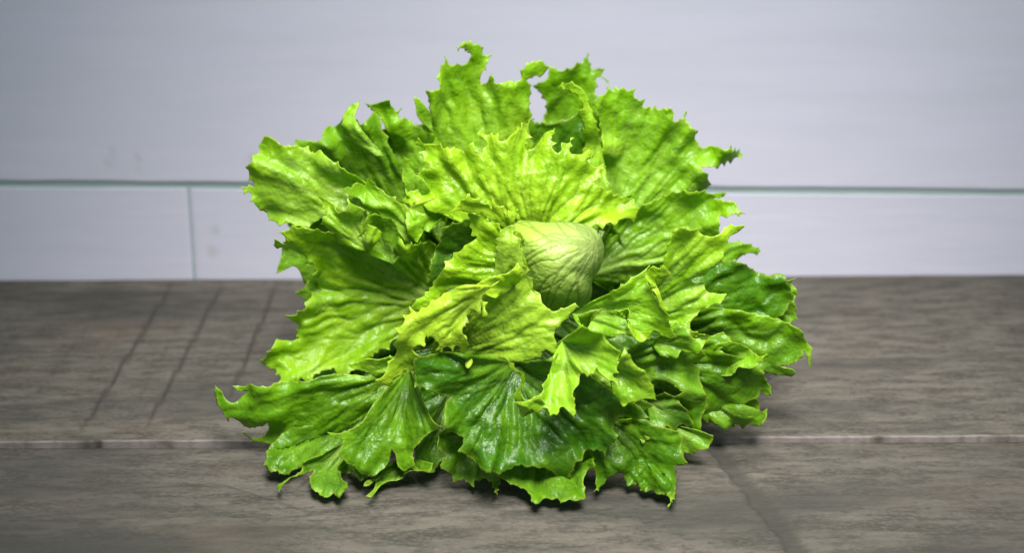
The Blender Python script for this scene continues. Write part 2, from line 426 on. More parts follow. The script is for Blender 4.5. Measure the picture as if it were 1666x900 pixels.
# ------------------------------------------------------------------ lettuce
LEAVES = [
 dict(tone=0.12, teeth=2, ruff=0.7, bulge=1, base=[0.0024, 1.02, 0.0613],  # first four are filler leaves, toned dark to paint shade into the gaps
  pts=[[-0.0452,1.035,0.1552],[-0.0798,1.035,0.15],[-0.1077,1.035,0.1413],[-0.1295,1.035,0.1197],[-0.1272,1.035,0.094],[-0.1178,1.035,0.0678],[-0.1191,1.035,0.0375],[-0.131,1.035,0.0105],[-0.0967,1.0078,0.0025],[-0.046,0.9728,0.0025]]),
 dict(tone=0.15, teeth=2, ruff=0.7, bulge=1, base=[0.0024, 1.03, 0.0576],
  pts=[[-0.0681,1.05,0.1035],[-0.0604,1.05,0.1293],[-0.0389,1.05,0.151],[-0.0178,1.05,0.1616],[0.003,1.05,0.1543],[0.0239,1.05,0.1506],[0.0448,1.05,0.1577],[0.0658,1.05,0.1539],[0.0906,1.05,0.1393],[0.0985,1.05,0.1024],[0.0814,1.05,0.0687]]),
 dict(tone=0.12, teeth=2, ruff=0.7, bulge=0.5, base=[0.0059, 1.02, 0.0575],
  pts=[[0.0578,1.02,0.1123],[0.0923,1.02,0.1085],[0.1136,1.02,0.0865],[0.1387,1.02,0.0678],[0.1537,1.02,0.0415],[0.1545,1.02,0.0225],[0.1375,1.02,0.0034],[0.1094,0.9872,0.0025],[0.0561,0.963,0.0025]]),
 dict(tone=0.05, teeth=2, ruff=0.5, bulge=0.3, base=[0.0056, 0.99, 0.0468],
  pts=[[-0.0798,0.98,0.033],[-0.1004,0.975,0.0168],[-0.0957,0.955,0.0072],[-0.0716,0.9448,0.0025],[-0.0448,0.94,0.0027],[-0.0114,0.9283,0.0025],[0.0213,0.924,0.0025],[0.0543,0.9273,0.0025],[0.082,0.9464,0.0025],[0.1042,0.97,0.0064],[0.1081,0.98,0.0244]]),
 dict(tone=0.35, ruff=1.0, bulge=1.2, teeth=2, pale=0.2, base=[0.0241, 1.05, 0.0691],
  pts=[[0.0137,1.07,0.1079],[0.0126,1.07,0.1404],[0.0162,1.07,0.144],[0.0198,1.07,0.1513],[0.0201,1.07,0.1579],[0.0166,1.07,0.1634],[0.012,1.07,0.1678],[0.0162,1.07,0.1689],[0.0219,1.07,0.1735],[0.0219,1.07,0.1789],[0.0268,1.07,0.1768],[0.0325,1.07,0.1771],[0.0374,1.07,0.1799],[0.0419,1.07,0.1824],[0.0444,1.07,0.1874],[0.0455,1.07,0.1788],[0.0497,1.07,0.177],[0.0543,1.07,0.1777],[0.0526,1.07,0.1741],[0.0544,1.07,0.1712],[0.0573,1.07,0.1646],[0.054,1.07,0.1704],[0.0498,1.07,0.1734],[0.0488,1.07,0.1668],[0.0492,1.07,0.1607],[0.051,1.07,0.1522],[0.0531,1.07,0.1264],[0.0498,1.07,0.0964]]),
 dict(tone=0.55, ruff=0.9, vd=0.55, bulge=1.2, teeth=2, wl=0.016, base=[-0.0113, 1.01, 0.0835],
  pts=[[-0.0392,1.035,0.1082],[-0.0445,1.035,0.1409],[-0.0463,1.035,0.1527],[-0.0452,1.035,0.1587],[-0.0457,1.035,0.1683],[-0.0459,1.035,0.1739],[-0.0404,1.035,0.1753],[-0.0399,1.035,0.1798],[-0.0406,1.035,0.1833],[-0.0367,1.035,0.1893],[-0.0359,1.035,0.1938],[-0.0336,1.035,0.1892],[-0.0299,1.035,0.1882],[-0.0251,1.035,0.1895],[-0.0217,1.035,0.193],[-0.024,1.035,0.1965],[-0.0303,1.02,0.2017],[-0.0281,1.025,0.2026],[-0.0229,1.035,0.2013],[-0.0189,1.035,0.1999],[-0.0148,1.035,0.1988],[-0.0155,1.035,0.1947],[-0.0111,1.035,0.1936],[-0.0139,1.035,0.1877],[-0.0167,1.035,0.1807],[-0.0168,1.035,0.1776],[-0.0133,1.035,0.179],[-0.0105,1.035,0.1842],[-0.0082,1.035,0.1786],[-0.0038,1.035,0.1786],[0.0014,1.035,0.1792],[0.0055,1.035,0.1803],[0.0065,1.035,0.1855],[0.0099,1.035,0.1893],[0.0157,1.035,0.1903],[0.0212,1.035,0.1871],[0.0181,1.035,0.1826],[0.0126,1.035,0.1816],[0.0092,1.035,0.1795],[0.0113,1.035,0.1735],[0.0099,1.035,0.1665],[0.0116,1.035,0.1594],[0.0105,1.035,0.153],[0.0132,1.035,0.1333],[0.0202,1.035,0.1078]]),
 dict(tone=0.45, ruff=0.2, teeth=1, base=[-0.043, 1.02, 0.154],
  pts=[[-0.0489,1.018,0.1599],[-0.0518,1.018,0.1644],[-0.0524,1.018,0.1697],[-0.0536,1.018,0.1749],[-0.0506,1.018,0.1738],[-0.0467,1.018,0.1693],[-0.0444,1.018,0.1654],[-0.0438,1.018,0.1598]]),
 dict(tone=0.46, ruff=1.3, bulge=1.0, teeth=2, wl=0.013, base=[-0.0387, 1.01, 0.0909],
  pts=[[-0.0613,1.025,0.1115],[-0.066,1.025,0.1296],[-0.0656,1.025,0.1439],[-0.0688,1.025,0.1528],[-0.0713,1.025,0.1595],[-0.0763,1.025,0.1652],[-0.0809,1.025,0.1697],[-0.0768,1.025,0.1694],[-0.0727,1.025,0.1704],[-0.0673,1.025,0.1714],[-0.065,1.025,0.1672],[-0.063,1.025,0.1651],[-0.0606,1.025,0.1668],[-0.0617,1.025,0.1633],[-0.0611,1.025,0.1605],[-0.059,1.025,0.1622],[-0.0574,1.025,0.1591],[-0.0556,1.025,0.1605],[-0.054,1.025,0.158],[-0.0493,1.025,0.1555],[-0.0459,1.025,0.1526],[-0.0416,1.025,0.1455],[-0.0317,1.025,0.1222]]),
 dict(tone=0.31, ruff=1.3, bulge=0.8, teeth=2, wl=0.015, base=[-0.0458, 1.01, 0.0837],
  pts=[[-0.0665,1.015,0.0894],[-0.0936,1.015,0.1041],[-0.1134,1.015,0.1258],[-0.1229,1.015,0.1401],[-0.1191,1.015,0.1503],[-0.1139,1.015,0.1517],[-0.1089,1.015,0.1509],[-0.1045,1.015,0.1516],[-0.1036,1.015,0.1569],[-0.0985,1.015,0.1582],[-0.0922,1.015,0.1627],[-0.0864,1.015,0.1644],[-0.0815,1.015,0.1609],[-0.077,1.015,0.1651],[-0.0745,1.015,0.1678],[-0.072,1.015,0.1626],[-0.0698,1.015,0.1556],[-0.0618,1.015,0.1397],[-0.0519,1.015,0.1254]]),
 dict(tone=0.5, ruff=0.5, bulge=-0.6, teeth=1, base=[-0.0689, 0.996, 0.1471],
  pts=[[-0.0747,0.998,0.1476],[-0.0806,0.998,0.1518],[-0.0845,0.998,0.1546],[-0.0884,0.998,0.1574],[-0.0906,0.998,0.1605],[-0.0907,0.998,0.1667],[-0.0899,0.998,0.1715],[-0.0871,0.998,0.1752],[-0.0813,0.998,0.1786],[-0.0842,0.998,0.1731],[-0.084,0.998,0.169],[-0.0821,0.998,0.1649],[-0.079,0.998,0.1601],[-0.0751,0.998,0.1545]]),
 dict(tone=0.48, ruff=1.3, vd=0.55, bulge=1.4, teeth=3, wl=0.02, base=[0.0398, 0.995, 0.0812],
  pts=[[0.0522,1.025,0.1108],[0.0502,1.025,0.1371],[0.0493,1.025,0.1527],[0.0472,1.025,0.1626],[0.0464,1.025,0.1707],[0.0498,1.025,0.1738],[0.0538,1.025,0.1765],[0.0572,1.025,0.1762],[0.0613,1.025,0.1782],[0.064,1.025,0.1754],[0.0681,1.025,0.1764],[0.0682,1.025,0.1712],[0.0726,1.025,0.1701],[0.0733,1.025,0.167],[0.0778,1.025,0.1659],[0.0801,1.025,0.1676],[0.0819,1.025,0.1641],[0.087,1.025,0.1634],[0.0881,1.025,0.1606],[0.0905,1.025,0.1588],[0.0942,1.025,0.1598],[0.0966,1.025,0.1623],[0.0977,1.025,0.1573],[0.1029,1.025,0.1527],[0.1024,1.025,0.1492],[0.1045,1.025,0.1449],[0.1101,1.025,0.142],[0.1169,1.025,0.1427],[0.1214,1.025,0.1416],[0.1262,1.025,0.1409],[0.1304,1.025,0.1383],[0.1299,1.025,0.1348],[0.1264,1.025,0.1362],[0.1196,1.025,0.1338],[0.1118,1.025,0.1313],[0.1059,1.025,0.1313],[0.1095,1.025,0.1267],[0.1114,1.025,0.1212],[0.1098,1.025,0.1176],[0.0961,1.025,0.1105],[0.0757,1.025,0.0924]]),
 dict(tone=0.6, ruff=0.6, bulge=0.6, teeth=2, base=[0.0456, 0.99, 0.0973],
  pts=[[0.0395,1.01,0.1157],[0.04,1.01,0.137],[0.0389,1.01,0.144],[0.0406,1.01,0.151],[0.0388,1.01,0.1632],[0.0358,1.01,0.1667],[0.0391,1.01,0.1698],[0.0377,1.01,0.1747],[0.033,1.01,0.1788],[0.0257,1.01,0.1819],[0.0303,1.01,0.1843],[0.0357,1.01,0.1833],[0.0397,1.01,0.1795],[0.0421,1.01,0.1739],[0.0452,1.01,0.1649],[0.0476,1.01,0.1573],[0.0515,1.01,0.1404],[0.0537,1.01,0.1191]]),
 dict(tone=0.48, ruff=1.1, vd=0.55, bulge=1.6, teeth=2, wl=0.022, base=[0.0397, 0.99, 0.0794],
  pts=[[0.057,1.005,0.1118],[0.0772,1.005,0.1188],[0.0907,1.005,0.1233],[0.1025,1.005,0.124],[0.1111,1.005,0.1218],[0.1178,1.005,0.1228],[0.1172,1.005,0.12],[0.1112,1.005,0.1189],[0.1163,1.005,0.1185],[0.1214,1.005,0.1178],[0.1249,1.005,0.1139],[0.1284,1.005,0.1106],[0.124,1.005,0.1103],[0.1155,1.005,0.1089],[0.1154,1.005,0.1025],[0.117,1.005,0.0934],[0.1192,1.005,0.0807],[0.1023,1.005,0.0699],[0.0783,1.005,0.0627],[0.0576,1.005,0.0628]]),
 dict(tone=0.35, ruff=0.5, bulge=-0.5, teeth=2, base=[0.0908, 0.995, 0.0845],
  pts=[[0.098,1.003,0.0943],[0.1117,1.003,0.0949],[0.1219,1.003,0.0952],[0.1277,1.003,0.0944],[0.1329,1.003,0.0926],[0.1364,1.003,0.0907],[0.1395,1.003,0.0889],[0.1341,1.003,0.0875],[0.1293,1.003,0.0879],[0.1284,1.003,0.085],[0.1223,1.003,0.0821],[0.1088,1.003,0.0779]]),
 dict(tone=0.6, ruff=0.7, bulge=-1.2, teeth=2.5, pale=0.5, rib=1, vd=0.8, base=[-0.0484, 0.995, 0.0926],
  pts=[[-0.0769,0.985,0.1349],[-0.0946,0.985,0.1481],[-0.0994,0.985,0.1516],[-0.1026,0.985,0.1547],[-0.106,0.985,0.1523],[-0.1091,0.985,0.1557],[-0.1124,0.985,0.1565],[-0.1163,0.985,0.1572],[-0.1212,0.985,0.1572],[-0.1254,0.985,0.1596],[-0.1286,0.985,0.162],[-0.1318,0.985,0.162],[-0.1343,0.985,0.1593],[-0.1354,0.985,0.1559],[-0.1363,0.985,0.1525],[-0.1398,0.985,0.1481],[-0.1413,0.985,0.1443],[-0.1415,0.985,0.1408],[-0.1394,0.985,0.1367],[-0.1392,0.985,0.1336],[-0.1432,0.985,0.1343],[-0.1456,0.985,0.1329],[-0.1434,0.985,0.1308],[-0.1408,0.985,0.1298],[-0.1396,0.985,0.1266],[-0.1387,0.985,0.1238],[-0.1359,0.985,0.1207],[-0.1331,0.985,0.1178],[-0.1309,0.985,0.1143],[-0.1249,0.985,0.1132],[-0.1186,0.985,0.1125],[-0.1134,0.985,0.1107],[-0.1076,0.985,0.112],[-0.1032,0.985,0.1152],[-0.0909,0.985,0.114],[-0.0713,0.985,0.0998]]),
 dict(tone=0.56, ruff=0.6, bulge=-0.8, teeth=2, base=[-0.0476, 0.98, 0.1014],
  pts=[[-0.059,0.975,0.0997],[-0.0605,0.975,0.1084],[-0.0652,0.975,0.1165],[-0.0717,0.975,0.1214],[-0.0782,0.975,0.1225],[-0.0797,0.975,0.1277],[-0.0845,0.975,0.1312],[-0.0916,0.975,0.1364],[-0.087,0.975,0.136],[-0.0826,0.975,0.1394],[-0.0794,0.975,0.137],[-0.0753,0.975,0.1421],[-0.0735,0.975,0.138],[-0.068,0.975,0.1338],[-0.0632,0.975,0.1303],[-0.0567,0.975,0.1258],[-0.047,0.975,0.1205]]),
 dict(tone=0.5, ruff=0.3, teeth=1.5, base=[-0.0506, 0.985, 0.1243],
  pts=[[-0.0568,0.978,0.1307],[-0.0573,0.978,0.1369],[-0.0579,0.978,0.1387],[-0.0584,0.978,0.1424],[-0.0573,0.978,0.1472],[-0.0575,0.978,0.1527],[-0.0546,0.978,0.1499],[-0.0538,0.978,0.1455],[-0.0515,0.978,0.1427],[-0.0467,0.978,0.1396],[-0.0435,0.978,0.1334]]),
 dict(tone=0.61, ruff=0.7, bulge=-0.6, teeth=1.5, base=[-0.0765, 0.965, 0.1033],
  pts=[[-0.0893,0.962,0.1079],[-0.0941,0.962,0.1096],[-0.0956,0.962,0.1131],[-0.098,0.962,0.1176],[-0.1005,0.962,0.1211],[-0.0995,0.962,0.1231],[-0.0978,0.962,0.1245],[-0.0995,0.962,0.1303],[-0.1012,0.962,0.1354],[-0.0965,0.962,0.133],[-0.0933,0.962,0.1302],[-0.0912,0.962,0.1268],[-0.0879,0.962,0.1268],[-0.0865,0.962,0.1302],[-0.086,0.962,0.1346],[-0.0836,0.962,0.1309],[-0.0794,0.962,0.1284],[-0.0782,0.962,0.125],[-0.0797,0.962,0.1209],[-0.0758,0.962,0.1199],[-0.0694,0.962,0.1147]]),
 dict(tone=0.4, ruff=0.7, bulge=0.7, teeth=1.5, base=[-0.0638, 0.968, 0.0951],
  pts=[[-0.0807,0.957,0.1078],[-0.0838,0.957,0.1113],[-0.0787,0.957,0.1181],[-0.0769,0.957,0.1249],[-0.0719,0.957,0.128],[-0.0682,0.957,0.1249],[-0.0634,0.957,0.1225],[-0.0625,0.957,0.1184],[-0.0594,0.957,0.1146],[-0.0579,0.957,0.1094]]),
 dict(tone=0.35, ruff=0.5, bulge=-0.4, base=[-0.0922, 0.99, 0.0875],
  pts=[[-0.1087,0.99,0.0983],[-0.1187,0.99,0.1012],[-0.1254,0.99,0.1002],[-0.1267,0.99,0.0949],[-0.1276,0.99,0.0902],[-0.1288,0.99,0.0859],[-0.1297,0.99,0.0823],[-0.1255,0.99,0.0841],[-0.12,0.99,0.0866],[-0.1171,0.99,0.0841],[-0.1147,0.99,0.0768],[-0.1114,0.99,0.0732],[-0.0995,0.99,0.0731]]),
 dict(tone=0.4, ruff=0.3, base=[-0.0922, 0.985, 0.0785],
  pts=[[-0.1121,0.983,0.0812],[-0.114,0.983,0.0765],[-0.1192,0.983,0.0737],[-0.1152,0.983,0.0708],[-0.1093,0.983,0.0686],[-0.0993,0.983,0.0649]]),
 dict(tone=0.6, ruff=1.3, bulge=0.2, teeth=2.5, wl=0.022, pale=0.3, vd=0.6, base=[-0.0383, 1.0, 0.058],
  pts=[[-0.0315,0.99,0.0781],[-0.0372,0.985,0.0942],[-0.044,0.975,0.1045],[-0.0547,0.96,0.1101],[-0.0617,0.968,0.1108],[-0.0764,0.968,0.1134],[-0.0895,0.968,0.1155],[-0.0993,0.968,0.1159],[-0.1091,0.968,0.1177],[-0.1166,0.968,0.1171],[-0.1217,0.968,0.1137],[-0.1194,0.968,0.1074],[-0.1249,0.968,0.1085],[-0.1283,0.968,0.1068],[-0.1271,0.968,0.105],[-0.1195,0.968,0.1043],[-0.113,0.968,0.1021],[-0.1089,0.968,0.0975],[-0.1065,0.968,0.0926],[-0.1087,0.968,0.0884],[-0.1094,0.968,0.0856],[-0.1062,0.968,0.0845],[-0.1044,0.968,0.0792],[-0.1081,0.968,0.0771],[-0.1109,0.968,0.0753],[-0.112,0.968,0.0721],[-0.1162,0.968,0.0686],[-0.1229,0.968,0.0661],[-0.1191,0.968,0.0629],[-0.1169,0.968,0.06],[-0.1185,0.968,0.0546],[-0.1163,0.968,0.0499],[-0.1236,0.968,0.0517],[-0.1297,0.968,0.0503],[-0.1323,0.968,0.0457],[-0.138,0.968,0.0384],[-0.1345,0.968,0.0355],[-0.1295,0.968,0.034],[-0.1273,0.968,0.0303],[-0.1261,0.968,0.0266],[-0.1223,0.968,0.0284],[-0.119,0.968,0.0277],[-0.1142,0.968,0.028],[-0.1096,0.968,0.0265],[-0.1077,0.968,0.0316],[-0.1026,0.968,0.0323],[-0.0991,0.968,0.0345],[-0.0953,0.968,0.0272],[-0.0923,0.968,0.0179],[-0.0903,0.968,0.0253],[-0.0885,0.968,0.0308],[-0.0856,0.968,0.0344],[-0.0787,0.968,0.0398],[-0.0718,0.968,0.0452],[-0.0632,0.968,0.0524],[-0.0532,0.97,0.057],[-0.0421,0.985,0.0491]]),
 dict(tone=0.5, ruff=0.3, bulge=-0.4, base=[-0.0601, 0.94, 0.0495],
  pts=[[-0.0651,0.933,0.056],[-0.071,0.933,0.0543],[-0.0768,0.933,0.055],[-0.0824,0.933,0.0519],[-0.088,0.933,0.0512],[-0.0842,0.933,0.0484],[-0.0787,0.933,0.0469],[-0.0729,0.933,0.0444],[-0.0663,0.933,0.0472],[-0.0582,0.933,0.0489]]),
 dict(tone=0.14, ruff=1.0, bulge=-1, teeth=1.5, wl=0.025, vd=-0.3, base=[0.0591, 0.97, 0.0616],
  pts=[[0.0811,0.96,0.0935],[0.0974,0.96,0.0969],[0.1134,0.96,0.0989],[0.1187,0.96,0.0989],[0.124,0.96,0.0971],[0.1324,0.96,0.0922],[0.1384,0.96,0.0897],[0.141,0.96,0.091],[0.1442,0.96,0.091],[0.146,0.96,0.0889],[0.1477,0.96,0.0868],[0.1506,0.96,0.0808],[0.1517,0.96,0.0783],[0.1512,0.96,0.0748],[0.1494,0.96,0.072],[0.1463,0.96,0.0667],[0.1431,0.96,0.0642],[0.1437,0.96,0.0578],[0.1446,0.96,0.0517],[0.1429,0.96,0.0532],[0.14,0.96,0.0578],[0.1349,0.96,0.0607],[0.1282,0.96,0.0633],[0.1183,0.96,0.0615],[0.1052,0.96,0.0563],[0.082,0.96,0.0511]]),
 dict(tone=0.35, ruff=0.5, base=[0.1363, 0.975, 0.0735],
  pts=[[0.1425,0.97,0.0853],[0.1486,0.97,0.0838],[0.1535,0.97,0.0849],[0.1506,0.97,0.082],[0.1545,0.97,0.0781],[0.1546,0.97,0.0753],[0.1531,0.97,0.0717],[0.1553,0.97,0.0667],[0.154,0.97,0.0653],[0.1559,0.97,0.0606],[0.1529,0.97,0.0599],[0.1497,0.97,0.0574],[0.1412,0.97,0.0593]]),
 dict(tone=0.3, ruff=0.7, bulge=-1.2, teeth=1, wl=0.03, base=[0.0726, 0.97, 0.0543],
  pts=[[0.1042,0.955,0.0742],[0.1207,0.955,0.0723],[0.1373,0.955,0.0687],[0.1507,0.955,0.064],[0.1541,0.955,0.0619],[0.157,0.955,0.0561],[0.1605,0.955,0.0511],[0.1608,0.955,0.0454],[0.1604,0.955,0.0393],[0.159,0.955,0.0418],[0.1584,0.955,0.0461],[0.1566,0.955,0.049],[0.1564,0.955,0.0461],[0.1542,0.955,0.0444],[0.15,0.955,0.0419],[0.1424,0.955,0.0412],[0.1467,0.955,0.0405],[0.1528,0.955,0.0375],[0.1509,0.955,0.035],[0.1453,0.955,0.0351],[0.1386,0.955,0.0362],[0.1339,0.955,0.0377],[0.1154,0.955,0.0313],[0.0887,0.955,0.0315]]),
 dict(tone=0.27, ruff=0.3, base=[0.1153, 0.95, 0.0189],
  pts=[[0.1238,0.94,0.0269],[0.1318,0.94,0.0261],[0.1328,0.94,0.0178],[0.1369,0.94,0.0214],[0.1365,0.94,0.016],[0.1343,0.94,0.0124],[0.1317,0.94,0.011],[0.127,0.94,0.0124],[0.1229,0.94,0.015],[0.1177,0.94,0.0125]]),
 dict(tone=0.35, ruff=0.5, teeth=2, base=[0.0819, 0.955, 0.0387],
  pts=[[0.1014,0.945,0.0212],[0.1084,0.945,0.0103],[0.1099,0.945,0.0128],[0.1132,0.945,0.0139],[0.1151,0.945,0.0088],[0.1178,0.945,0.0073],[0.1217,0.945,0.0091],[0.1227,0.945,0.0102],[0.1214,0.945,0.0175],[0.1177,0.945,0.0283]]),
 dict(tone=0.25, ruff=0.8, bulge=-1.2, teeth=1, vd=-0.7, wl=0.025, base=[0.0675, 0.942, 0.0514],
  pts=[[0.0893,0.932,0.0641],[0.1,0.932,0.0623],[0.1024,0.932,0.0588],[0.099,0.932,0.0623],[0.1069,0.932,0.0681],[0.1124,0.932,0.0674],[0.1158,0.932,0.0629],[0.112,0.932,0.0615],[0.1072,0.932,0.0587],[0.1187,0.932,0.0552],[0.1289,0.932,0.0509],[0.1365,0.932,0.0554],[0.1318,0.932,0.0509],[0.1289,0.932,0.0498],[0.132,0.932,0.0463],[0.1341,0.932,0.0424],[0.1369,0.932,0.0374],[0.1381,0.932,0.0324],[0.1351,0.932,0.0321],[0.1324,0.932,0.0346],[0.1313,0.932,0.0311],[0.1265,0.932,0.0282],[0.1213,0.932,0.0251],[0.1179,0.932,0.0212],[0.1148,0.932,0.024],[0.1115,0.932,0.0241],[0.1094,0.932,0.0198],[0.1036,0.932,0.0162],[0.0935,0.932,0.027],[0.0802,0.932,0.0343]]),
 dict(tone=0.22, ruff=0.7, bulge=-1, teeth=1, wl=0.025, base=[0.041, 0.935, 0.0509],
  pts=[[0.0596,0.922,0.0631],[0.0723,0.922,0.0699],[0.0884,0.922,0.0664],[0.0981,0.922,0.0629],[0.1014,0.922,0.0594],[0.0976,0.922,0.0566],[0.0951,0.922,0.0549],[0.0987,0.922,0.0507],[0.0992,0.922,0.0437],[0.1014,0.922,0.0367],[0.1022,0.922,0.0307],[0.0998,0.922,0.0243],[0.0993,0.922,0.0165],[0.0962,0.922,0.0137],[0.0934,0.922,0.0208],[0.09,0.922,0.0262],[0.0853,0.922,0.0315],[0.082,0.922,0.0351],[0.0884,0.922,0.04],[0.0841,0.922,0.0435],[0.0792,0.922,0.0449],[0.0751,0.922,0.0435],[0.0729,0.922,0.0387],[0.0569,0.922,0.0317],[0.0438,0.922,0.0389]]),
 dict(tone=0.6, ruff=0.9, vd=0.55, bulge=-0.9, teeth=1.5, wl=0.02, base=[0.0576, 0.945, 0.0714],
  pts=[[0.0655,0.923,0.0969],[0.0733,0.923,0.1036],[0.0778,0.923,0.1136],[0.0808,0.923,0.1236],[0.085,0.923,0.1308],[0.0894,0.923,0.1295],[0.0941,0.923,0.1291],[0.0996,0.923,0.1251],[0.1064,0.923,0.1267],[0.1094,0.923,0.1293],[0.1119,0.923,0.1319],[0.1141,0.923,0.1306],[0.1191,0.923,0.1302],[0.1161,0.923,0.127],[0.1121,0.923,0.125],[0.1104,0.923,0.1207],[0.1089,0.923,0.1157],[0.1069,0.923,0.1111],[0.1026,0.923,0.1081],[0.0992,0.923,0.1037],[0.0955,0.923,0.1027],[0.0917,0.923,0.1024],[0.094,0.923,0.0994],[0.0994,0.923,0.099],[0.1004,0.923,0.0953],[0.1027,0.923,0.0936],[0.1075,0.923,0.0932],[0.111,0.923,0.0928],[0.1095,0.923,0.0898],[0.1038,0.923,0.0871],[0.0998,0.923,0.0851],[0.0954,0.923,0.081],[0.0926,0.923,0.0776],[0.0934,0.923,0.0735],[0.1002,0.923,0.0707],[0.0932,0.923,0.0687],[0.0969,0.923,0.0632],[0.0901,0.923,0.0653],[0.0856,0.923,0.066],[0.0835,0.923,0.0712],[0.0787,0.923,0.0729]]),
 dict(tone=0.48, ruff=0.8, bulge=-0.8, teeth=1.5, wl=0.02, base=[0.0311, 0.935, 0.0789],
  pts=[[0.0415,0.915,0.0933],[0.0477,0.915,0.0966],[0.054,0.915,0.1006],[0.0602,0.915,0.1049],[0.0673,0.915,0.1095],[0.0704,0.915,0.1118],[0.0686,0.915,0.1072],[0.0699,0.915,0.1025],[0.0729,0.915,0.0964],[0.0758,0.915,0.0907],[0.0794,0.915,0.0863],[0.0811,0.915,0.0802],[0.0838,0.915,0.0744],[0.0819,0.915,0.0717],[0.0774,0.915,0.0744],[0.0726,0.915,0.0768],[0.0702,0.915,0.0728],[0.0667,0.915,0.0704],[0.0622,0.915,0.0735],[0.0565,0.915,0.0746],[0.0496,0.915,0.0722],[0.0401,0.915,0.0709]]),
 dict(tone=0.7, ruff=0.15, closed=1, base=[0.0736, 0.913, 0.1012],
  pts=[[0.0695,0.909,0.1054],[0.0679,0.909,0.108],[0.0687,0.909,0.1113],[0.0712,0.909,0.1143],[0.0743,0.909,0.1133],[0.0767,0.909,0.1146],[0.0806,0.909,0.1103],[0.0781,0.909,0.109],[0.0737,0.909,0.109],[0.0726,0.909,0.1067],[0.0739,0.909,0.102],[0.0765,0.909,0.0953],[0.0798,0.909,0.0903],[0.0782,0.909,0.09],[0.0753,0.909,0.093]]),
 dict(tone=0.65, ruff=0.2, base=[0.0587, 0.912, 0.0842],
  pts=[[0.0521,0.906,0.0893],[0.052,0.906,0.0923],[0.0552,0.906,0.0913],[0.0589,0.906,0.0922],[0.0602,0.906,0.0892],[0.059,0.906,0.0852],[0.0616,0.906,0.0815],[0.0663,0.906,0.0798],[0.071,0.906,0.0804],[0.0695,0.906,0.0764],[0.0661,0.906,0.074],[0.0616,0.906,0.0764],[0.0584,0.906,0.0815]]),
 dict(tone=0.22, ruff=0.6, bulge=-0.6, teeth=1.5, base=[-0.0749, 0.955, 0.0253],
  pts=[[-0.1028,0.928,0.0195],[-0.1193,0.928,0.016],[-0.1295,0.928,0.0071],[-0.131,0.928,0.0035],[-0.1301,0.9224,0.0025],[-0.1295,0.9119,0.0025],[-0.1265,0.9081,0.0025],[-0.1238,0.9044,0.0025],[-0.1226,0.9081,0.0025],[-0.121,0.9022,0.0025],[-0.1189,0.9036,0.0025],[-0.1144,0.9065,0.0025],[-0.1026,0.9182,0.0025],[-0.077,0.928,0.0085]]),
 dict(tone=0.2, ruff=0.7, bulge=0.4, teeth=0.8, base=[-0.0893, 0.92, 0.0123],
  pts=[[-0.1015,0.896,0.0166],[-0.1063,0.896,0.0149],[-0.1099,0.896,0.0125],[-0.1105,0.896,0.0079],[-0.1148,0.896,0.0044],[-0.1199,0.8928,0.0025],[-0.1217,0.8892,0.0025],[-0.1199,0.8814,0.0025],[-0.1184,0.8906,0.0025],[-0.1138,0.896,0.004],[-0.1083,0.896,0.0058],[-0.1048,0.896,0.0061],[-0.1062,0.896,0.0026],[-0.1036,0.8847,0.0025],[-0.1004,0.8811,0.0025],[-0.0982,0.8741,0.0025],[-0.0952,0.8727,0.0025],[-0.0922,0.8775,0.0025],[-0.0882,0.8747,0.0025],[-0.0866,0.8816,0.0025],[-0.0846,0.8887,0.0025],[-0.0883,0.8945,0.0025],[-0.0895,0.896,0.006],[-0.0869,0.896,0.0081],[-0.0819,0.896,0.0052],[-0.0782,0.8958,0.0025],[-0.0748,0.896,0.0076]]),
 dict(tone=0.1, ruff=0.4, bulge=0.2, teeth=1, base=[-0.0345, 0.945, 0.0294],
  pts=[[-0.0464,0.912,0.0263],[-0.0513,0.912,0.0105],[-0.0494,0.91,0.0025],[-0.046,0.904,0.0025],[-0.0418,0.9032,0.0025],[-0.0398,0.9113,0.0025],[-0.0365,0.912,0.005],[-0.0323,0.912,0.0068],[-0.0267,0.912,0.0156],[-0.0207,0.912,0.0297]]),
 dict(tone=0.22, ruff=0.4, bulge=-0.4, base=[-0.0567, 0.915, 0.0055],
  pts=[[-0.0714,0.893,0.0091],[-0.0693,0.893,0.0052],[-0.0725,0.893,0.0042],[-0.0766,0.8914,0.0025],[-0.0769,0.8864,0.0025],[-0.0744,0.8871,0.0025],[-0.0709,0.893,0.0038],[-0.0719,0.8835,0.0025],[-0.0754,0.8752,0.0025],[-0.0722,0.8738,0.0025],[-0.0697,0.8828,0.0025],[-0.065,0.8898,0.0025],[-0.0588,0.893,0.0041],[-0.0543,0.893,0.0072],[-0.0492,0.893,0.0079],[-0.0429,0.893,0.0078],[-0.0412,0.893,0.0124]]),
 dict(tone=0.3, ruff=0.7, bulge=-1.6, teeth=1, vd=-0.4, wl=0.02, base=[-0.0509, 0.95, 0.0417],
